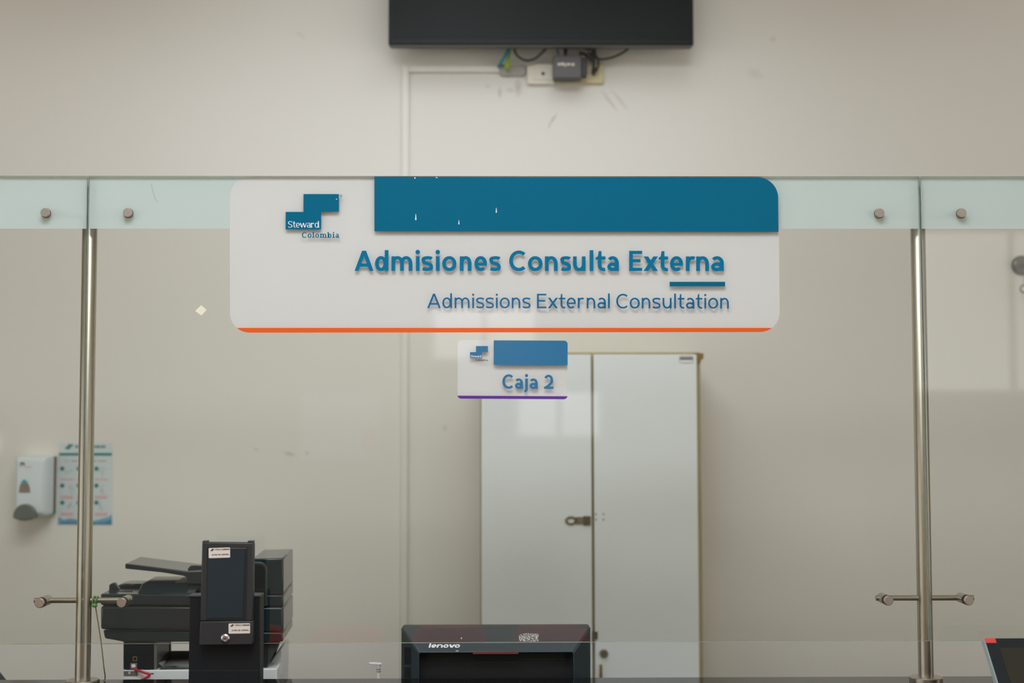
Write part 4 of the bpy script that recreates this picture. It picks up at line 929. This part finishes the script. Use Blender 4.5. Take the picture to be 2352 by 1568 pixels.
# screen plane: top edge level, leaning back; found from where its left edge runs
tl = TLp - ts.o
LEAN = R(50)
dn = Vector((0, -math.cos(LEAN), -math.sin(LEAN)))            # down the face
nf = Vector((0, -math.sin(LEAN), math.cos(LEAN)))             # out of the face
d = ray(2290.5, 1568); o_ = CAM - ts.o; t = (tl - o_).dot(nf) / d.dot(nf); bl = o_ + d * t
ev = (bl - tl).normalized(); eu = Vector((1, 0, 0))
SL = tl.z / -ev.z                                             # reaches the counter
SL *= .90
SWD = .36
def scr_pt(u, v, e): return tl + eu * u + ev * v + nf * e
def slab(u0, v0, u1, v1, e0, e1):
    return loft(BM(), [[scr_pt(u0, v0, e0), scr_pt(u1, v0, e0), scr_pt(u1, v1, e0), scr_pt(u0, v1, e0)], [scr_pt(u0, v0, e1), scr_pt(u1, v0, e1), scr_pt(u1, v1, e1), scr_pt(u0, v1, e1)]])
cz = ts.part('case', slab(0, 0, SWD, SL, -.018, -.0005), M['edge_glass'])
ts.part('frame', slab(.0022, .0005, SWD - .002, SL - .002, -.0006, .0015), M['frame_black'])
ts.part('panel', slab(.031, .026, SWD - .03, SL - .02, .001, .0019), M['screen_dark'])
ts.part('corner_sticker', slab(.001, .0006, .027, .013, .0016, .0021), M['red_sticker'])
bm = loft(BM(), [[scr_pt(u, v_, -.018) for u, v_ in ((.1, .02), (.26, .02), (.26, .05), (.1, .05))], [Vector((tl.x + u, tl.y + y, .001)) for u, y in ((.1, .09), (.26, .09), (.26, .06), (.1, .06))]])
ts.part('rear_stand', bm, M['charcoal'])
# ------------------------------------------------------------------ office chair
oc = Fr('office_chair', 'dark office chair with rounded back behind the counter at far left', 'chair', -22, .42, 0)
q = oc.L(-22, 1502, 0); hw = oc.L(26, 1560, 0).x
bm = BM()
prf = []
for t in range(0, 361, 12):
    c_, s_ = math.cos(R(t)), math.sin(R(t)); e_ = .75
    prf.append((.075 * 0 + math.copysign(abs(c_) ** e_, c_) * (hw + .006), q.z - .17 + math.copysign(abs(s_) ** e_, s_) * .17))
prf = prf[:-1]
HWc = .21; 
prf = [(math.copysign(abs(math.cos(R(t))) ** .8, math.cos(R(t))) * HWc, q.z - .26 + math.copysign(abs(math.sin(R(t))) ** .8, math.sin(R(t))) * .26) for t in range(0, 360, 10)]
sx = oc.L(23, 1549, 0).x - HWc * .93
rings = []
for dy, k in ((0, .93), (.012, 1), (.05, 1), (.065, .92)):
    rings.append([(sx + p[0] * k, dy, q.z - .26 + (p[1] - q.z + .26) * k) for p in prf])
oc.part('backrest', loft(BM(), rings), M['chair_fabric'], bevel=.006, seg=2)
oc.part('seat', prism(BM(), rrect(sx - .23, .44, sx + .23, .51, .03, 5), .08, .52), M['chair_fabric'], bevel=.02, seg=3)
oc.part('back_support', box(BM(), sx - .03, sx + .03, .064, .084, .40, q.z - .2), M['slate_dark'])
oc.part('column', cyl(BM(), (sx, .30, .06), (sx, .30, .44), .025), M['chrome'], smooth=40)
for k in range(5):
    an = R(72 * k + 20); p = (sx + .27 * math.cos(an), .30 + .27 * math.sin(an), .075)
    lg_ = oc.part('leg', cyl(BM(), (sx, .30, .10), p, .022, .015), M['slate_dark'], smooth=40)
    oc.part('caster', cyl(BM(), (p[0] - .012, p[1], .028), (p[0] + .012, p[1], .028), .028, seg=20), M['void'], parent=lg_, smooth=40)
# ------------------------------------------------------------------ waiting seats behind the viewer, mirrored in the screen
ws = Fr('waiting_bench', 'row of orange-red waiting seats mirrored in the glass low down', 'bench', 1176, -3.0, 0)
ws.o.x = 0
for px in (567, 800, 1032, 1265):
    p = at(px, 1437, 3.0); x = p.x; zt2 = p.z; hw = .168
    back = [(x + a_, zz_) for a_, zz_ in rrect(-hw, .46, hw, zt2, [.02, .02, .06, .06], 6)]
    st2 = ws.part('seat', loft(BM(), [[(x - hw, .02, .44), (x + hw, .02, .44), (x + hw, .02, .46), (x - hw, .02, .46)], [(x - hw, .42, .43), (x + hw, .42, .43), (x + hw, .42, .45), (x - hw, .42, .45)]]), M['red_seat'], bevel=.008)
    ws.part('backrest', prism(BM(), back, -.02, .015), M['red_seat'], bevel=.006)
x0, x1 = at(480, 1437, 3).x, at(1350, 1437, 3).x
ws.part('beam', box(BM(), x0, x1, .17, .23, .37, .425), M['charcoal'])
for x in (x0 + .2, x1 - .2): ws.part('leg', box(BM(), x - .025, x + .025, .0, .4, 0, .37), M['charcoal'])
# ------------------------------------------------------------------ notice board on the far wall, mirrored in the glass
nb = bpy.data.objects.new('notice_board', None); C.objects.link(nb); p0, p1 = at(690, 1055, 9.0), at(875, 905, 9.0); nb.location = ((p0.x + p1.x) / 2, YB, p0.z)
tag(nb, 'pale notice board with white sheets mirrored faintly in the central glass', 'notice board')
bw, bh = (p1.x - p0.x) / 2, p1.z - p0.z
link('board', box(BM(), -bw, bw, .001, .02, 0, bh), M['counter_body'], nb, bevel=.004)
for a_, b_, c_, d_ in ((-.9, -.35, .45, .92), (-.25, .9, .62, .92), (-.8, -.3, .08, .4), (.0, .45, .1, .52)):
    link('sheet', box(BM(), a_ * bw, b_ * bw, .0205, .022, c_ * bh, d_ * bh), M['white_plastic'], nb)
link('pink_sheet', box(BM(), .5 * bw, .92 * bw, .0205, .022, .12 * bh, .5 * bh), M['pink'], nb)
